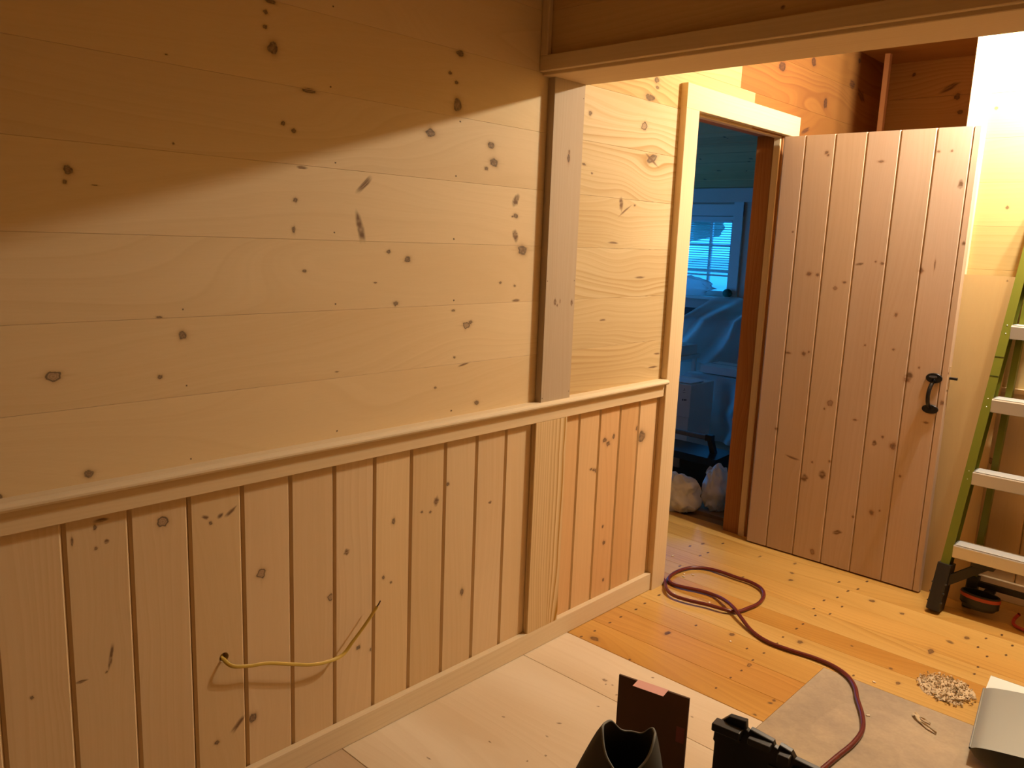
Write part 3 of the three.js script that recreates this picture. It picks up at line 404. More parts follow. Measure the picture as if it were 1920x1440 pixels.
// ---------------------------------------------------------------- green step ladder, folded and leaning on the far wall
{
  const base = [.97, 0, -3.62];
  const L = thing('step_ladder', 'green fibreglass step ladder with aluminium steps leaning folded against the far wall', 'ladder', base);
  const green = std({ color: lin(.145, .155, .010), roughness: .45 }), alu = std({ color: lin(.78, .77, .72), roughness: .38, metalness: .75 }), black = std({ color: lin(.014, .013, .012), roughness: .5 }), tread = std({ color: lin(.62, .61, .56), roughness: .55, metalness: .5 });
  const XC = 1.275, ZF = (y) => -3.60 - .185 * y, XR = (y) => .990 + .062 * y;    // XR: inner edge of the left front rail
  const mir = (g, right) => { if (right) { g.scale(-1, 1, 1); g.translate(2 * XC, 0, 0); const q = g.index ? g.toNonIndexed() : g, p = q.attributes.position.array, uv = q.attributes.uv.array; return solid([...p], [...uv]); } return g; };
  const channel = (w, d, t) => [[0, 0], [w, 0], [w, t], [t, t], [t, d - t], [w, d - t], [w, d], [0, d]];
  const topY = 1.68;
  for (const right of [0, 1]) {
    // front rail: the flange faces the climber, the web is outside. frame: X = +x, Y = away from the climber
    const A = V(XR(.0) - .034, .02, ZF(0)), B = V(XR(topY) - .034, topY, ZF(topY));
    let g = bar(channel(.034, .07, .004).map(([a, b]) => [a, -b]), A, B, V(1, 0, 0));
    { const chk = new THREE.Box3().setFromBufferAttribute(g.attributes.position); if (chk.max.z > ZF(0) + .03) g = bar(channel(.034, .07, .004), A, B, V(1, 0, 0)); }
    part(L, 'front_rail', mir(g, right), green);
    // rear rail
    const rb = bar([[0, -.018], [.024, -.018], [.024, .018], [0, .018]], V(1.052, .02, -3.79), V(1.085, 1.62, -3.935), V(1, 0, 0)); part(L, 'rear_rail', mir(rb, right), green);
    // boots
    const bt = bar(rect(-.006, .046, -.012, .082, .006), V(XR(0) - .037, 0, ZF(0) + .004), V(XR(.2) - .036, .2, ZF(.2) + .004), V(1, 0, 0));
    const bc = new THREE.Box3().setFromBufferAttribute(bt.attributes.position); bt.translate(0, -bc.min.y, bc.max.z > ZF(0) + .04 ? -.07 : 0);
    const boot = part(L, 'boot', mir(bt, right), black);
    for (const y of [.05, .09, .13]) part(boot, 'rib', mir(bx(XR(y) - .046, XR(y) + .012, y, y + .006, ZF(y) + .012, ZF(y) + .0175), right), std({ color: lin(.05, .05, .05), roughness: .5 }));
    part(L, 'rear_foot', mir(bar(rect(-.004, .04, -.024, .024, .005), V(1.046, .001, -3.785), V(1.05, .14, -3.80), V(1, 0, 0)), right), black);
    // brace under the lowest step
    part(L, 'brace', mir(bar(rect(-.02, .02, -.006, .006, .002), V(XR(.15) - .005, .135, ZF(.15) - .02), V(1.14, .245, ZF(.25) - .045), V(0, 1, 0)), right), black);
    part(L, 'brace_bracket', mir(bx(1.075, 1.16, .225, .262, ZF(.25) - .075, ZF(.25) - .015), right), black);
    for (const y of [.285, .60, .905, 1.21, 1.51]) for (const dy of [-.012, .022]) { const r = new THREE.SphereGeometry(.003, 8, 6); r.translate(XR(y) - .018, y + dy - .01, ZF(y + dy) + .002); part(L, 'rivet', mir(r, right), alu); }
  }
  // steps: ribbed tread, front lip
  for (const y of [.30, .612, .918, 1.222, 1.525]) {
    const z = ZF(y) + .008, prof = [[z - .085, y - .012], [z - .085, y]];
    for (let k = 0; k < 7; k++) { const zz = z - .078 + k * .011; prof.push([zz, y], [zz + .001, y + .003], [zz + .005, y + .003], [zz + .006, y]); }
    prof.push([z - .002, y], [z, y - .004], [z, y - .052], [z - .004, y - .055], [z - .008, y - .052], [z - .008, y - .012]);
    const st = part(L, 'step', prism('x', XR(y) - .003, 2 * XC - XR(y) + .003, prof), alu);
    part(st, 'tread', prism('x', XR(y) + .004, 2 * XC - XR(y) - .004, rect(z - .08, z - .004, y + .003, y + .0042, .0004)), tread);
  }
  part(L, 'rear_bar', prism('x', 1.06, 2 * XC - 1.06, rect(-3.80, -3.785, .10, .125, .002)), black);
  part(L, 'top_cap', prism('x', XR(topY) - .05, 2 * XC - XR(topY) + .05, rect(ZF(topY) - .062, ZF(topY) + .03, topY, topY + .05, .006)), green);
  const st2 = std({ color: lin(.06, .08, .01), roughness: .5 });
  for (const y of [1.01, 1.09]) part(L, 'label_edge', bx(XR(y) - .0338, XR(y) - .0005, y, y + .004, ZF(y) + .0002, ZF(y) + .0025), st2);
}
{ // black holder with an orange rim hung on the ladder's rear bar
  const c = [1.118, .075, -3.712];
  const T = thing('tool_holder', 'small black holder with an orange-red rim hanging under the lowest ladder step', 'holder', [c[0], .03, c[2]]);
  const black = std({ color: lin(.012, .011, .01), roughness: .5 }), orange = std({ color: lin(.36, .045, .012), roughness: .45 });
  const ring = (rx, rz, y0, y1, t) => { const s = new THREE.Shape(); s.absellipse(0, 0, rx, rz, 0, Math.PI * 2); const h = new THREE.Path(); h.absellipse(0, 0, rx - t, rz - t, 0, Math.PI * 2, true); s.holes.push(h); const g = new THREE.ExtrudeGeometry(s, { depth: y1 - y0, bevelEnabled: true, bevelSize: .0015, bevelThickness: .0015, bevelSegments: 2, curveSegments: 28 }); g.rotateX(-Math.PI / 2); g.rotateY(-.1); g.translate(c[0], y0, c[2]); return g; };
  part(T, 'cup', ring(.074, .040, .052, .100, .004), black);
  part(T, 'rim', ring(.077, .043, .082, .094, .004), orange, 'orange-red band');
  const bot = new THREE.CylinderGeometry(.074, .06, .02, 32); bot.scale(1, 1, .56); bot.translate(c[0], .045, c[2]); part(T, 'bottom', bot, black);
  part(T, 'hook', prism('x', 1.12, 1.16, rect(-3.784, -3.745, .095, .104, .002)), black);
}
{ // leaning plywood sheet
  const A = V(.80, .0, -3.812), top = 1.418, dz = -.132;
  const poly = [[-3.812, .001], [-3.812 + dz, top], [-3.812 + dz - .017, top - .001], [-3.829, .001]];
  const T = wood({ W: 256, H: 512, a0: .7, b0: 0, SA: .5, SB: 1.5, grain: 'v', base: [.55, .33, .12], line: .06, streak: .04, blotch: .16, freq: 20, wander: .05, seed: 151, knots: [[1.0, 1.40, .003, .003, 0, 0]] });
  const g = prism('x', .80, 1.042, poly), p = g.attributes.position, uv = g.attributes.uv; for (let i = 0; i < p.count; i++) uv.setXY(i, (p.getX(i) - T.a0) / T.SA, (p.getY(i) - T.b0) / T.SB);
  lone('plywood_panel', g, woodMat(T, { roughness: .5 }), 'smooth tan plywood panel leaning on the far wall between the door and the ladder', 'plywood panel', [.92, 0, -3.82]);
}
lone('wood_batten', prism('y', .001, 2.55, rect(.115, .143, -4.735, -4.70, .002)), std({ color: lin(.72, .47, .34), roughness: .6 }), 'thin pinkish wooden batten standing upright in the alcove behind the door', 'batten', [.13, 0, -4.717]);

// ---------------------------------------------------------------- cables
function sweep(points, hw, hh, twist, seg = 160, taper) {   // flat cable: elliptical section, turned by twist(t)
  const c = new THREE.CatmullRomCurve3(points, false, 'centripetal'), fr = c.computeFrenetFrames(seg, false), pos = [], idx = [], uv = [], n = 12;
  for (let i = 0; i <= seg; i++) {
    const t = i / seg, P = c.getPointAt(t), T = fr.tangents[i], up = V(1, 0, 0).addScaledVector(T, -T.x).normalize(), side = T.clone().cross(up), a = twist ? twist(t) : 0, k = taper ? taper(t) : 1;
    for (let j = 0; j <= n; j++) { const th = j / n * Math.PI * 2, u = Math.cos(th) * hw * k, v = Math.sin(th) * hh * k, x = u * Math.cos(a) - v * Math.sin(a), y = u * Math.sin(a) + v * Math.cos(a); pos.push(P.x + side.x * x + up.x * y, P.y + side.y * x + up.y * y, P.z + side.z * x + up.z * y); uv.push(t, j / n); }
    if (i) for (let j = 0; j < n; j++) { const a0 = (i - 1) * (n + 1) + j, b0 = i * (n + 1) + j; idx.push(a0, b0, a0 + 1, b0, b0 + 1, a0 + 1); }
  }
  const g = new THREE.BufferGeometry(); g.setAttribute('position', new THREE.Float32BufferAttribute(pos, 3)); g.setAttribute('uv', new THREE.Float32BufferAttribute(uv, 2)); g.setIndex(idx); g.computeVertexNormals(); return g;
}
{
  const t = thing('electric_cable', 'yellow flat electric cable poking out of a hole in the grooved wall boards', 'cable', [0, .3, -1.1]);
  const P = [[-.03, .418, -.925], [.0, .414, -.914], [.020, .398, -.925], [.026, .383, -.966], [.027, .369, -1.024], [.027, .334, -1.106], [.027, .312, -1.162], [.027, .302, -1.211], [.027, .304, -1.262], [.027, .332, -1.297], [.028, .370, -1.34], [.028, .413, -1.383]].map((p) => V(...p));
  part(t, 'sheath', sweep(P, .0052, .0027, (s) => s < .55 ? 0 : Math.min(1.35, (s - .55) * 5), 160), std({ color: lin(.62, .42, .07), roughness: .45 }), 'yellow sheath');
  part(t, 'wire_end', sweep([V(.028, .413, -1.383), V(.028, .42, -1.390), V(.027, .427, -1.396)], .0022, .0022, null, 12), std({ color: lin(.12, .06, .03), roughness: .4, metalness: .3 }), 'bare dark wire end');
}
{
  const C = [[1.052, -2.0], [1.077, -2.296], [1.086, -2.399], [1.08, -2.491], [1.053, -2.567], [.999, -2.667], [.968, -2.731], [.924, -2.784], [.864, -2.816], [.791, -2.825], [.694, -2.813], [.609, -2.811], [.525, -2.846], [.452, -2.898], [.392, -2.946], [.314, -3.002], [.253, -3.029], [.194, -3.024], [.116, -2.999], [.071, -2.996], [.032, -3.02], [.012, -3.074], [.010, -3.151], [.030, -3.223], [.085, -3.27], [.149, -3.275], [.231, -3.272], [.31, -3.271], [.37, -3.243], [.405, -3.196], [.426, -3.099], [.418, -3.028], [.398, -2.954], [.364, -2.926], [.289, -2.912], [.211, -2.889], [.14, -2.884], [.088, -2.915], [.046, -2.97], [.0, -3.02], [-.08, -3.06], [-.2, -3.04], [-.35, -2.95]];
  const Y = (i) => (i === 14 ? .027 : i === 13 || i === 15 ? .02 : i >= 16 && i <= 18 ? .011 : i >= 33 && i <= 37 ? .016 : i >= 25 && i <= 28 ? .013 : .009);
  const pts = C.map(([x, z], i) => V(x, Y(i), z));
  const c = new THREE.CatmullRomCurve3(pts, false, 'centripetal');
  lone('extension_cord', new THREE.TubeGeometry(c, 420, .0078, 10), std({ color: lin(.13, .018, .014), roughness: .32 }), 'dark red extension cord looped on the floor by the doorway', 'cord', [.5, 0, -2.9]);
  const c2 = new THREE.CatmullRomCurve3([V(1.26, .05, -3.74), V(1.245, .02, -3.75), V(1.25, .009, -3.72), V(1.3, .009, -3.69), V(1.42, .009, -3.72), V(1.6, .009, -3.7)], false, 'centripetal');
  lone('power_cord', new THREE.TubeGeometry(c2, 80, .007, 10), std({ color: lin(.42, .05, .035), roughness: .4 }), 'short red cord on the floor under the ladder', 'cord', [1.3, 0, -3.72]);
}

// ---------------------------------------------------------------- things on the near floor
{ // flattened sheet-metal duct
  const metal = std({ color: lin(.33, .33, .29), roughness: .55, metalness: .6, side: THREE.DoubleSide });
  const d = thing('metal_duct', 'flattened galvanised sheet-metal duct lying on the floor at the right', 'duct', [1.5, 0, -2.78]);
  // section: a lens that starts at a crease on the left; swept from the near mouth to the far end
  const near = V(1.362, .052, -2.575), far = V(1.305, .052, -2.985), W = .36;
  const shell = (f) => { const pos = [], idx = [], n = 24, m = 10, uv = []; for (let i = 0; i <= m; i++) for (let j = 0; j <= n; j++) { const P = near.clone().lerp(far, i / m), s = j / n, q = f(s, i / m); pos.push(P.x + s * W, q, P.z - s * .05); uv.push(s, i / m); } for (let i = 0; i < m; i++) for (let j = 0; j < n; j++) { const a = i * (n + 1) + j; idx.push(a, a + 1, a + n + 1, a + 1, a + n + 2, a + n + 1); } const g = new THREE.BufferGeometry(); g.setAttribute('position', new THREE.Float32BufferAttribute(pos, 3)); g.setAttribute('uv', new THREE.Float32BufferAttribute(uv, 2)); g.setIndex(idx); g.computeVertexNormals(); return g; };
  const lens = (s) => Math.sqrt(Math.max(0, s)) * .9;
  const topS = part(d, 'top_sheet', shell((s, t) => .046 + .05 * lens(s) * (.9 + .1 * t)), metal);
  part(d, 'bottom_sheet', shell((s, t) => Math.max(.0015, .044 - .10 * lens(s * 1.2))), metal);
  part(topS, 'seam', shell((s, t) => .0475 + .05 * lens(s * .09 + .002)).scale(1, 1, 1), metal); topS.remove(topS.children[0]);
  const cr = new THREE.TubeGeometry(new THREE.LineCurve3(near.clone().add(V(0, -.006, 0)), far.clone().add(V(0, -.006, 0))), 4, .0035, 8); part(d, 'crease', cr, metal);
  // standing flange at the far end
  const fl = prism('x', 1.31, 1.66, [[-2.99, .05], [-2.988, .05], [-3.04, .075], [-3.042, .075]]); part(d, 'far_flange', fl, metal);
}
{ // heap of planer shavings
  const geos = [], rib = (x, y, z, r, w, arc, q) => { const g = new THREE.CylinderGeometry(r, r * .8, w, 7, 1, true, 0, arc); g.applyQuaternion(q); g.translate(x, y, z); return g; };
  for (let i = 0; i < 520; i++) { const a = rnd() * Math.PI * 2, d = Math.pow(rnd(), .6), x = 1.195 + Math.cos(a) * d * .095 + Math.sin(a) * d * .02, z = -2.97 + Math.sin(a) * d * .105, h = .012 * Math.max(0, 1 - d * d) + .0015; geos.push(rib(x, h + rr(0, .004), z, rr(.002, .006), rr(.004, .012), rr(1.0, 2.6), new THREE.Quaternion().setFromEuler(new THREE.Euler(rr(0, 3), rr(0, 6), rr(0, 3))))); }
  const mound = new THREE.SphereGeometry(1, 28, 12, 0, Math.PI * 2, 0, Math.PI / 2); mound.scale(.086, .012, .092); { const p = mound.attributes.position; for (let i = 0; i < p.count; i++) { const n = noise(p.getX(i) * 120 + 5, p.getZ(i) * 120 + 9); p.setX(i, p.getX(i) * (.8 + .35 * n)); p.setZ(i, p.getZ(i) * (.8 + .35 * n)); p.setY(i, p.getY(i) * (.6 + .8 * n)); } } mound.translate(1.195, 0, -2.97); mound.computeVertexNormals(); geos.push(mound);
  lone('wood_shavings', merge(geos), std({ color: lin(.60, .46, .28), roughness: .95, side: THREE.DoubleSide }), 'heap of curly wood shavings on the floor beside the metal duct', 'wood shavings', [1.195, 0, -2.97], null, 'stuff');
  // one long curl
  const curl = thing('wood_shaving', 'single long curled wood shaving on the grey floor patch', 'wood shaving', [1.2, 0, -2.68]);
  const ribbon = (pts, w) => sweep(pts.map((p) => V(...p)), w, .0007, (t) => 1.2 + t * 2.2, 60);
  const m = std({ color: lin(.60, .46, .27), roughness: .8 });
  part(curl, 'strip', ribbon([[1.165, .006, -2.715], [1.178, .012, -2.70], [1.195, .006, -2.685], [1.22, .010, -2.668], [1.252, .005, -2.655]], .005), m);
  part(curl, 'strip', ribbon([[1.168, .010, -2.722], [1.185, .006, -2.712], [1.205, .008, -2.704], [1.222, .004, -2.70]], .0035), m);
}
{ // loose chips
  const chip = new RoundedBoxGeometry(.012, .003, .006, 1, .001), m = std({ color: lin(.78, .66, .5), roughness: .8 });
  const spots = [[.05, -3.12], [.035, -3.15], [.07, -3.17], [.27, -2.965], [.33, -2.95], [.5, -2.72], [1.06, -2.6], [.12, -2.93], [-.12, -3.3], [1.0, -2.83]];
  spots.forEach(([x, z], i) => { const c = shadows(new THREE.Mesh(chip, m)); c.name = numbered('wood_chip'); c.position.set(x, .0022, z); c.rotation.y = i * 1.7; scene.add(c); meta(c, ['tiny wood chip by the door casing foot', 'tiny wood chip just left of the cord loop', 'tiny wood chip inside the left bend of the cord loop', 'tiny wood chip where the cord crosses itself', 'tiny wood chip right of the cord crossing', 'tiny wood chip on the plank below the cord', 'tiny wood chip on the grey floor patch', 'tiny wood chip below the cord loop', 'tiny wood chip in the doorway', 'tiny wood chip by the corner of the grey patch'][i], 'wood chip', 'wood chips scattered on the floor'); });
}
{ // cardboard sheet upright behind the bag
  const c = thing('cardboard_sheet', 'dark brown cardboard sheet standing upright with pink tape on its top edge', 'cardboard', [.87, 0, -1.56]);
  const brown = std({ color: lin(.11, .055, .03), roughness: .85 }), pink = std({ color: lin(.8, .42, .36), roughness: .5 });
  const A = V(.783, .0, -1.545), dx = V(.178, 0, -.033), n = V(-.033, 0, -.178).normalize();
  const slab = (u0, u1, y0, y1, w0, w1) => { const P = (u, y, w) => A.clone().addScaledVector(dx, u).addScaledVector(n, w).setY(y), q = [P(u0, y0, w0), P(u1, y0, w0), P(u1, y1, w0), P(u0, y1, w0), P(u0, y0, w1), P(u1, y0, w1), P(u1, y1, w1), P(u0, y1, w1)], F = [[0, 1, 2, 3], [5, 4, 7, 6], [4, 0, 3, 7], [1, 5, 6, 2], [3, 2, 6, 7], [4, 5, 1, 0]], pos = [], uv = []; for (const [a, b, cc, d] of F) for (const i of [a, b, cc, a, cc, d]) { pos.push(q[i].x, q[i].y, q[i].z); uv.push(0, 0); } return solid(pos, uv); };
  part(c, 'sheet', slab(0, 1, .001, .45, 0, .005), brown);
  part(c, 'tape', merge([slab(.27, .70, .4502, .4509, -.028, .0058), slab(.27, .70, .42, .4506, .0051, .0058)]), pink, 'pink tape folded over the edge');
  part(c, 'sticker', slab(.86, .97, .33, .37, -.0006, 0), std({ color: lin(.22, .06, .05), roughness: .6 }), 'red sticker');
}
{ // black tool bag with an open mouth
  const b = thing('tool_bag', 'black fabric tool bag with a floppy open mouth at the bottom edge', 'bag', [.935, 0, -1.37]);
  const fab = std({ color: lin(.045, .046, .042), roughness: .85, side: THREE.DoubleSide }), edge = std({ color: lin(.16, .16, .14), roughness: .7 });  // edge: lighter grey that paints light onto the rim of the dark fabric
  const n = 96, m = 24, cx = .935, cz = -1.37;
  const rim = (th) => { const s = Math.abs(Math.sin(th)); return .392 + .06 * Math.cos(th) * Math.cos(th) + .003 * Math.sin(th * 7); };
  const at = (th, t, inset) => { const H = rim(th), y = t * H, k = 1 - t; const q = Math.min(1, k / .5), sm = q * q * (3 - 2 * q), ax = .06 + (Math.cos(th) < 0 ? .16 : .085) * Math.pow(k, .85) - inset + .006 * Math.sin(th * 5 + t * 7) * k, az = .085 + .03 * sm - inset; const w = 1 + .05 * (noise(th * 2 + 9, t * 4) - .5); const yaw = -.5, X = Math.cos(th) * ax * w, Z = Math.sin(th) * az * w; return V(cx + X * Math.cos(yaw) - Z * Math.sin(yaw), y + .001, cz + X * Math.sin(yaw) + Z * Math.cos(yaw)); };
  const skin = (inset) => { const pos = [], idx = [], uv = []; for (let i = 0; i <= m; i++) for (let j = 0; j <= n; j++) { const P = at(j / n * Math.PI * 2, i / m, inset); pos.push(P.x, P.y, P.z); uv.push(j / n, i / m); } for (let i = 0; i < m; i++) for (let j = 0; j < n; j++) { const a = i * (n + 1) + j; idx.push(a, a + n + 1, a + 1, a + 1, a + n + 1, a + n + 2); } const g = new THREE.BufferGeometry(); g.setAttribute('position', new THREE.Float32BufferAttribute(pos, 3)); g.setAttribute('uv', new THREE.Float32BufferAttribute(uv, 2)); g.setIndex(idx); g.computeVertexNormals(); return g; };
  part(b, 'body', skin(0), fab); part(b, 'lining', skin(.006), fab);
  const rp = []; for (let j = 0; j < 64; j++) rp.push(at(j / 64 * Math.PI * 2, 1, .003)); part(b, 'lit_rim', new THREE.TubeGeometry(new THREE.CatmullRomCurve3(rp, true), 160, .0028, 8, true), edge, 'rim of the fabric painted lighter grey as if lit');
}
{ // black tool case with its lid standing open
  const c = thing('tool_case', 'black plastic tool case with its lid standing open at the bottom edge', 'tool case', [1.2, 0, -1.5]);
  const black = std({ color: lin(.011, .011, .011), roughness: .42 }), dark = std({ color: lin(.018, .018, .018), roughness: .55 });
  // lid outline (along its width u, height y), then thickness along z; yawed a little
  const prof = [[-.03, .12], [-.03, .205], [-.018, .215], [-.018, .30], [-.022, .305], [-.019, .345], [.012, .378], [.05, .381], [.052, .362], [.062, .356], [.066, .3655], [.118, .358], [.122, .347], [.134, .343], [.138, .356], [.162, .351], [.172, .337], [.42, .318], [.42, .12]];
  const sh = new THREE.Shape(prof.map(([u, y]) => new THREE.Vector2(u, y)));
  const pl = (g) => { g.rotateY(.10); g.translate(1.0, 0, -1.70); return g; };
  part(c, 'lid', pl(new THREE.ExtrudeGeometry(sh, { depth: .012, bevelEnabled: true, bevelSize: .003, bevelThickness: .003, bevelSegments: 2 })), black);
  const bxl = (x0, x1, y0, y1, z0, z1, r = .003) => { const g = new RoundedBoxGeometry(x1 - x0, y1 - y0, z1 - z0, 2, r); g.translate((x0 + x1) / 2, (y0 + y1) / 2, (z0 + z1) / 2); return pl(g); };
  part(c, 'lid_rim', bxl(-.02, .05, .345, .365, .012, .045), black); part(c, 'latch', bxl(.066, .12, .34, .357, .0, .035), dark); part(c, 'latch', bxl(.138, .166, .325, .348, .0, .035), dark);
  part(c, 'rib', bxl(.03, .045, .325, .332, .015, .019, .001), dark); part(c, 'rib', bxl(.115, .135, .295, .302, .015, .019, .001), dark);
  part(c, 'lid_rim', bxl(.17, .42, .312, .322, .006, .03), black);
  const wall = (x0, x1, z0, z1) => bxl(x0, x1, .001, .12, z0, z1, .004);
  part(c, 'base', merge([wall(.08, .42, 0, .012), wall(.08, .092, 0, .34), wall(.408, .42, 0, .34), wall(.08, .42, .328, .34), bxl(.08, .42, .001, .012, 0, .34, .003)]), black);
}
{ // red scrap poking out from under the bag
  lone('cardboard_scrap', prism('y', .001, .006, [[.555, -1.66], [.60, -1.745], [.70, -1.56], [.66, -1.50]]), std({ color: lin(.28, .11, .09), roughness: .8 }), 'small reddish cardboard scrap on the floor left of the black bag', 'cardboard', [.63, 0, -1.62]);
}

// ---------------------------------------------------------------- room beyond the doorway
const BZ = -6.6, SL = 0.34;
{
  const paint = std({ color: lin(.60, .49, .41), roughness: .85 }), paint2 = std({ color: lin(.66, .57, .5), roughness: .8 });
  const wx0 = -2.62, wx1 = -1.70, wy0 = 1.045, wy1 = 1.76;
  const w = struct('wall_window', 'grey painted wall with the window in the room beyond', 'wall');
  part(w, 'core', merge([bx(-3.5, wx0, -.1, 2.02, BZ - .14, BZ), bx(wx1, -.12, -.1, 2.02, BZ - .14, BZ), bx(wx0, wx1, -.1, wy0, BZ - .14, BZ), bx(wx0, wx1, wy1, 2.02, BZ - .14, BZ)]), paint);
  part(w, 'frieze_board', prism('x', -3.5, -.12, rect(BZ, BZ + .02, 1.88, 2.0, .003)), paint2);
  const s1 = struct('wall_beyond_left', 'far side wall of the room beyond the doorway', 'wall'); part(s1, 'lining', merge([bx(-3.62, -3.5, -.1, .1, -6.75, -1.5), bx(-3.62, -3.5, 2.05, 3.9, -6.75, -1.5), bx(-3.62, -3.5, .1, 2.05, -6.75, -6.0), bx(-3.62, -3.5, .1, 2.05, -4.2, -1.5)]), paint);
  const s2 = struct('wall_beyond_near', 'near end wall of the room beyond the doorway', 'wall'); part(s2, 'lining', bx(-3.62, -.12, -.1, 3.9, -1.6, -1.5), paint);
  const cl = struct('ceiling', 'sloping board ceiling of the room beyond the doorway', 'ceiling');
  const CM = M_PINE;
  const nrm = Math.hypot(1, SL), step = .172;
  for (let k = 0; k < 31; k++) {
    const z0 = BZ + k * step / nrm, z1 = BZ + (k + 1) * step / nrm, y = (z) => 2.0 + SL * (z - BZ), e = .0025;
    part(cl, 'board', fit(prism('x', -3.5, -.12, [[z0 + e, y(z0 + e) + .006], [z0 + e * 3, y(z0 + e * 3)], [z1 - e * 3, y(z1 - e * 3)], [z1 - e, y(z1 - e) + .006], [z1 - e, y(z1) + .02], [z0 + e, y(z0) + .02]], 0, .03 * k), T_PINE), CM);
  }
  part(cl, 'roof_deck', prism('x', -3.62, -.1, [[BZ - .15, 2.022 - .15 * SL], [-1.5, 2.022 + SL * 5.1], [-1.5, 2.12 + SL * 5.1], [BZ - .15, 2.12 - .15 * SL]]), M_CORE);
  // window
  const win = struct('window_1', 'white window with small panes in the room beyond the doorway', 'window');
  const white = std({ color: lin(.7, .7, .68), roughness: .5 });
  part(win, 'frame', merge([bx(wx0, wx0 + .05, wy0, wy1, BZ - .12, BZ - .06), bx(wx1 - .05, wx1, wy0, wy1, BZ - .12, BZ - .06), bx(wx0, wx1, wy0, wy0 + .05, BZ - .12, BZ - .06), bx(wx0, wx1, wy1 - .05, wy1, BZ - .12, BZ - .06)]), white);
  for (const x of [-2.3, -1.96]) part(win, 'mullion', bx(x - .012, x + .012, wy0 + .05, wy1 - .05, BZ - .105, BZ - .08), white);
  for (const y of [1.27, 1.5]) part(win, 'muntin', bx(wx0 + .05, wx1 - .05, y - .01, y + .01, BZ - .102, BZ - .083), white);
  const glass = new THREE.MeshPhysicalMaterial({ color: lin(1, 1, 1), roughness: .02, transmission: 1, thickness: 0 });
  const xs = [wx0 + .05, -2.3, -1.96, wx1 - .05], ys = [wy0 + .05, 1.27, 1.5, wy1 - .05];
  for (let i = 0; i < 3; i++) for (let j = 0; j < 3; j++) part(win, 'pane', bx(xs[i] + .012, xs[i + 1] - .012, ys[j] + .01, ys[j + 1] - .01, BZ - .095, BZ - .092), glass);
  part(win, 'sill', prism('x', wx0 - .06, wx1 + .35, rect(BZ, BZ + .09, 1.02, 1.045, .004)), white);
  part(win, 'apron', prism('x', wx0 - .06, wx1 + .35, rect(BZ, BZ + .03, .93, 1.02, .003)), std({ color: lin(.55, .42, .38), roughness: .7 }));
  part(win, 'side_trim', bx(wx1, wx1 + .09, wy0, wy1 + .12, BZ, BZ + .02), white); part(win, 'head_trim', bx(wx0 - .09, wx1 + .09, wy1, wy1 + .1, BZ, BZ + .018), white);
  const win2 = struct('window_2', 'unseen glazed opening added to let blue daylight into the room beyond the doorway', 'window');  // added glazing out of view, sized for the blue fill light it lets in
  { const zs = [-6.0, -5.1, -4.2]; part(win2, 'frame', merge([bx(-3.6, -3.55, .1, .16, -6, -4.2), bx(-3.6, -3.55, 1.99, 2.05, -6, -4.2), ...zs.map((z) => bx(-3.6, -3.55, .16, 1.99, Math.max(-6, z - .03), Math.min(-4.2, z + .03)))]), white);
    for (let i = 0; i < 2; i++) part(win2, 'pane', bx(-3.578, -3.575, .16, 1.99, zs[i] + .03, zs[i + 1] - .03), glass); }
  // blind
  const bl = thing('window_blind', 'white slatted blind hanging in the bright blue window', 'blind', [-2.16, wy0, BZ - .03]);
  const slatM = new THREE.MeshPhysicalMaterial({ color: lin(.75, .75, .74), roughness: .9, transmission: .5, thickness: 0 });
  part(bl, 'head_rail', bx(wx0 + .01, wx1 - .01, wy1 - .035, wy1 - .005, BZ - .05, BZ - .015), white);
  for (let y = wy1 - .055; y > 1.25; y -= .021) { const g = prism('x', wx0 + .015, wx1 - .015, [[-.011, -.0004], [.011, -.0004], [.011, .0004], [-.011, .0004]]); g.rotateX(.3); g.translate(0, y, BZ - .033); part(bl, 'slat', g, slatM); }
  part(bl, 'bottom_rail', bx(wx0 + .015, wx1 - .015, 1.228, 1.243, BZ - .043, BZ - .023), white);
  // plants and plastic on the sill
  const film = new THREE.MeshPhysicalMaterial({ color: lin(.85, .87, .88), roughness: .55, transmission: .55, thickness: 0, side: THREE.DoubleSide });
  function crumple(cx, cy, cz, rx, ry, rz, seed, amp = .35, flat = 0) { const g = new THREE.SphereGeometry(1, 40, 26); const p = g.attributes.position; for (let i = 0; i < p.count; i++) { let x = p.getX(i), y = p.getY(i), z = p.getZ(i); const a = Math.atan2(z, x), n = noise(a * 1.6 + seed, y * 3 + seed) * .6 + Math.abs(noise(a * 3.2 + seed * 2, y * 5) - .5) * 1.1, k = 1 + amp * (n - .5); x *= k; z *= k; y *= 1 + amp * .7 * (noise(x * 4 + seed, z * 4) - .5); p.setXYZ(i, cx + x * rx, Math.max(flat, cy + y * ry), cz + z * rz); } g.computeVertexNormals(); return g; }
  lone('plastic_sheet', crumple(-2.12, 1.12, BZ + .055, .28, .10, .035, 3, .5, 1.046), film, 'crumpled clear plastic sheet lying on the window sill', 'plastic sheet', [-2.08, 1.046, BZ + .055]);
  { const g = new THREE.IcosahedronGeometry(.045, 1); g.scale(1, .9, .7); g.translate(-1.68, 1.088, BZ + .05); lone('green_pot', g, std({ color: lin(.0, .12, .09), roughness: .6 }), 'small dark green ball-like pot on the window sill', 'pot', [-1.68, 1.046, BZ + .05]); }
  // low cupboard with a dark open shelf under the window
  const cb = thing('low_cupboard', 'long low white cupboard with a dark open shelf under the window', 'cupboard', [-2.0, 0, BZ + .2]);
  part(cb, 'top_board', prism('x', -3.2, -1.2, rect(BZ + .01, BZ + .38, .70, .79, .004)), paint2);
  part(cb, 'body', bx(-3.2, -1.2, .001, .70, BZ + .02, BZ + .34), paint2);
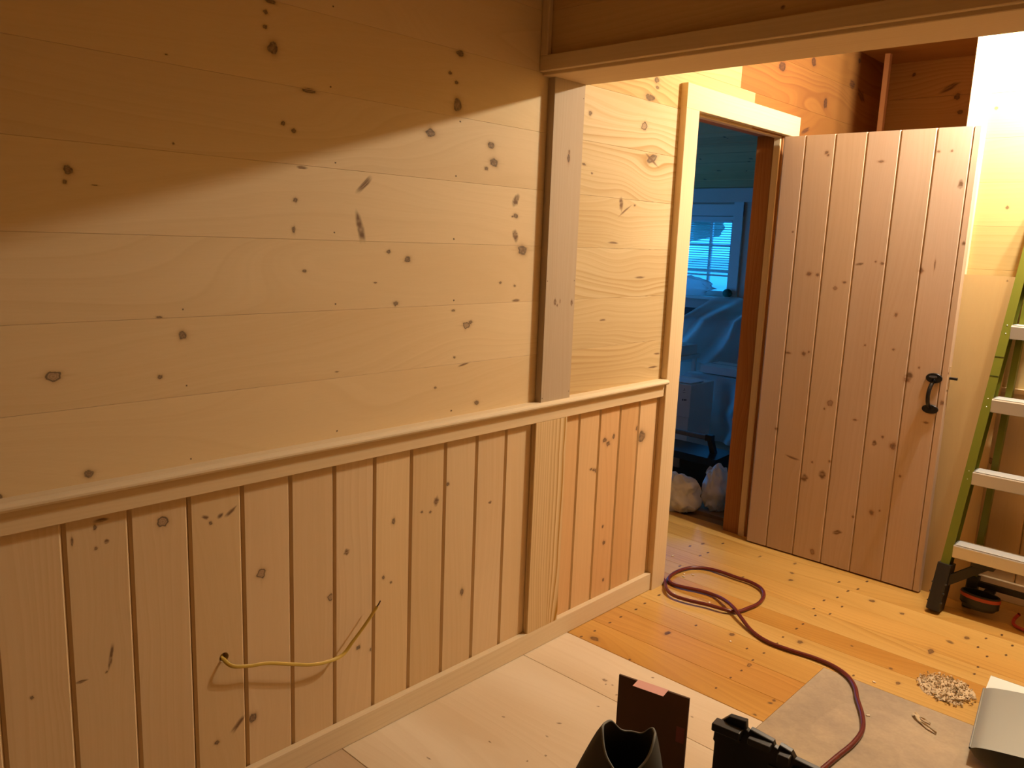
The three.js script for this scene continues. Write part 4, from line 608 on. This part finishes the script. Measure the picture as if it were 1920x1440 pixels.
  part(cb, 'shelf_back', bx(-3.2, -1.2, .79, .925, BZ + .002, BZ + .02), std({ color: lin(.05, .055, .06), roughness: .8 }));
  for (const x of [-2.6, -2.0, -1.5]) part(cb, 'door', prism('x', x - .26, x + .2, rect(BZ + .34, BZ + .358, .06, .66, .003)), paint2);
  // table under a plastic dust sheet
  const tb = thing('work_table', 'table hidden under a plastic dust sheet beyond the doorway', 'table', [-1.0, 0, -5.9]);
  const dk = std({ color: lin(.10, .10, .09), roughness: .8 });
  part(tb, 'table_top', bx(-1.45, -.55, .46, .49, -6.18, -5.6), std({ color: lin(.35, .36, .36), roughness: .6 }));
  for (const [x, z] of [[-1.38, -5.67], [-.62, -5.67], [-1.38, -6.12], [-.62, -6.12]]) part(tb, 'leg', bx(x - .03, x + .03, .001, .46, z - .03, z + .03), dk);
  { // dust sheet: draped grid with folds
    const n = 60, m = 50, pos = [], idx = [], uv = []; for (let i = 0; i <= m; i++) for (let j = 0; j <= n; j++) { const u = j / n, v = i / m, x0 = -1.55 + 1.1 * u, dx = Math.max(0, -1.46 - x0, x0 + .54); let s = v * 1.12, z = -6.2 + Math.min(s, .62), y = .497; const drop = Math.max(0, s - .62) + dx; y -= Math.min(drop, .485); const fold = Math.min(1, drop * 5); z += fold * (.03 + .035 * Math.sin(u * 38 + 3 * noise(u * 6, 2)) + .05 * drop); const x = x0 + fold * .02 * Math.sin(v * 30); y += (1 - fold) * .012 * noise(u * 9, v * 9); pos.push(x, y, z); uv.push(u, v); }
    for (let i = 0; i < m; i++) for (let j = 0; j < n; j++) { const a = i * (n + 1) + j; idx.push(a, a + n + 1, a + 1, a + 1, a + n + 1, a + n + 2); }
    const g = new THREE.BufferGeometry(); g.setAttribute('position', new THREE.Float32BufferAttribute(pos, 3)); g.setAttribute('uv', new THREE.Float32BufferAttribute(uv, 2)); g.setIndex(idx); g.computeVertexNormals();
    lone('dust_sheet', g, film, 'clear plastic dust sheet draped over the table beyond the doorway', 'dust sheet', [-1.0, .0, -5.9]);
  }
  { // film hanging from the window side down over the cupboard
    const n = 30, m = 40, pos = [], idx = [], uv = []; for (let i = 0; i <= m; i++) for (let j = 0; j <= n; j++) { const u = j / n, v = i / m, x = -1.74 + .62 * u - .35 * v * (1 - u), y = 1.06 - v * .58 * (1 - .1 * u), z = BZ + .10 + .38 * Math.min(1, v * 3.2) + .05 * Math.sin(u * 17 + v * 3 + 2 * noise(u * 5, v * 3)) ; pos.push(x, y, z); uv.push(u, v); }
    for (let i = 0; i < m; i++) for (let j = 0; j < n; j++) { const a = i * (n + 1) + j; idx.push(a, a + n + 1, a + 1, a + 1, a + n + 1, a + n + 2); }
    const g = new THREE.BufferGeometry(); g.setAttribute('position', new THREE.Float32BufferAttribute(pos, 3)); g.setAttribute('uv', new THREE.Float32BufferAttribute(uv, 2)); g.setIndex(idx); g.computeVertexNormals();
    lone('plastic_film', g, film, 'clear plastic film hanging below the window over the cupboard', 'plastic film', [-1.5, .48, BZ + .3]);
  }
  // boxes
  const card = std({ color: lin(.70, .69, .66), roughness: .75 }), ink = std({ color: lin(.06, .06, .07), roughness: .7 });
  const carton = (x0, x1, y0, y1, z0, z1, label, marks) => {
    const b = thing('carton', label, 'box', [(x0 + x1) / 2, y0, (z0 + z1) / 2], 'white cartons beyond the doorway');
    part(b, 'box', prism('x', x0, x1, rect(z0, z1, y0, y1, .003)), card);
    part(b, 'flap_seam', bx(x0 + .01, x1 - .01, y1, y1 + .0012, (z0 + z1) / 2 - .002, (z0 + z1) / 2 + .002), ink);
    for (const [mx, my, mw, mh] of marks) part(b, 'print_mark', bx(mx, mx + mw, my, my + mh, z1, z1 + .0008), ink); return b; };
  carton(-1.46, -1.075, .001, .282, -5.32, -5.0, 'lower of the two stacked white cartons beyond the doorway', []);
  carton(-1.44, -1.065, .284, .52, -5.31, -4.99, 'upper of the two stacked white cartons, with small black print', [[-1.13, .46, .022, .003], [-1.127, .474, .016, .003], [-1.12, .482, .004, .008], [-1.13, .40, .008, .014], [-1.118, .402, .01, .012], [-1.105, .404, .009, .012]]);
  lone('paper_sheet', prism('x', -1.3, -1.09, rect(-5.2, -5.02, .524, .530, .001)), std({ color: lin(.72, .74, .78), roughness: .8 }), 'sheet of white paper on the upper carton', 'paper', [-1.2, .524, -5.1]);
  carton(-1.36, -.98, .514, .575, -5.92, -5.62, 'long flat white carton lying on the draped table', []);
  carton(-1.95, -1.62, .60, .68, -6.0, -5.7, 'white carton with black print on a stool behind the stacked cartons', [[-1.72, .63, .05, .02]]);
  { const s = thing('stool', 'plain stool behind the stacked cartons', 'stool', [-1.8, 0, -5.85]); part(s, 'seat', bx(-1.97, -1.60, .565, .598, -6.02, -5.68), card); for (const [x, z] of [[-1.94, -5.99], [-1.63, -5.99], [-1.94, -5.71], [-1.63, -5.71]]) part(s, 'leg', bx(x - .015, x + .015, .001, .565, z - .015, z + .015), card); }
  // black tool box with a grey handle
  const tb2 = thing('toolbox', 'black plastic toolbox with a long grey handle beyond the doorway', 'toolbox', [-.74, 0, -4.55]);
  const blk = std({ color: lin(.012, .013, .016), roughness: .35 }), gry = std({ color: lin(.16, .16, .16), roughness: .45 });
  part(tb2, 'body', prism('x', -1.02, -.535, [[-4.68, .001], [-4.42, .001], [-4.40, .13], [-4.70, .13]]), blk);
  part(tb2, 'lid', prism('x', -1.03, -.525, [[-4.71, .13], [-4.39, .13], [-4.385, .16], [-4.42, .195], [-4.66, .205], [-4.71, .17]]), blk);
  part(tb2, 'handle', (() => { const g = prism('x', -.98, -.66, rect(-4.56, -4.53, .275, .305, .006)); return g; })(), gry, 'grey grip bar');
  part(tb2, 'handle_bracket', merge([bar(rect(-.016, .016, -.02, .02, .004), V(-.61, .19, -4.545), V(-.645, .295, -4.545), V(0, 0, 1)), prism('x', -.67, -.625, rect(-4.566, -4.524, .272, .312, .006))]), blk);
  part(tb2, 'handle_bracket', bar(rect(-.016, .016, -.02, .02, .004), V(-1.0, .19, -4.545), V(-.98, .30, -4.545), V(0, 0, 1)), blk);
  part(tb2, 'latch', bx(-.82, -.76, .10, .16, -4.40, -4.383), gry);
  // bags
  const bagM = new THREE.MeshPhysicalMaterial({ color: lin(.85, .82, .75), roughness: .5, transmission: .12, thickness: 0, side: THREE.DoubleSide });
  lone('plastic_bag', crumple(-.50, .075, -3.96, .13, .13, .12, 11, .6, .001), bagM, 'low crumpled white plastic bag on the floor in front of the toolbox', 'bag', [-.50, 0, -3.96], 'plastic bags beyond the doorway');
  lone('plastic_bag', crumple(-.335, .12, -4.09, .07, .145, .08, 21, .6, .001), bagM, 'upright white plastic bag with a peaked top beside the toolbox', 'bag', [-.335, 0, -4.09], 'plastic bags beyond the doorway');
  lone('plastic_bag', crumple(-.215, .10, -4.24, .07, .16, .07, 31, .6, .001), bagM, 'white plastic bag partly hidden behind the right door jamb', 'bag', [-.215, 0, -4.24], 'plastic bags beyond the doorway');
  // outside
  const gr = struct('ground', 'pale ground outside the window', 'ground'); part(gr, 'surface', bx(-60, 30, -.6, -.4, -120, -6.9), std({ color: lin(.55, .6, .6), roughness: .9 }));
  const leaf = std({ color: lin(.2, .24, .2), roughness: .9 }), bark = std({ color: lin(.12, .09, .06), roughness: .9 });
  [[-8.2, -20, 3.6, 1.1], [-16.6, -27, 3.4, 1.6], [-18.5, -33, 3.4, 2.0]].forEach(([x, z, h, r], i) => { const t = thing('garden_tree', ['leafy tree outside the window, nearest of three', 'leafy tree outside the window, rightmost of three', 'leafy tree outside the window, farthest of three'][i], 'tree', [x, -.4, z], 'trees outside the window'); const tr = new THREE.CylinderGeometry(.12, .2, h, 10); tr.translate(x, -.4 + h / 2, z); part(t, 'trunk', tr, bark); part(t, 'crown', crumple(x, h * .75, z, r, r * .45, r, i * 13 + 5, .5, -5), leaf); });
}

renderer.render(scene, camera);
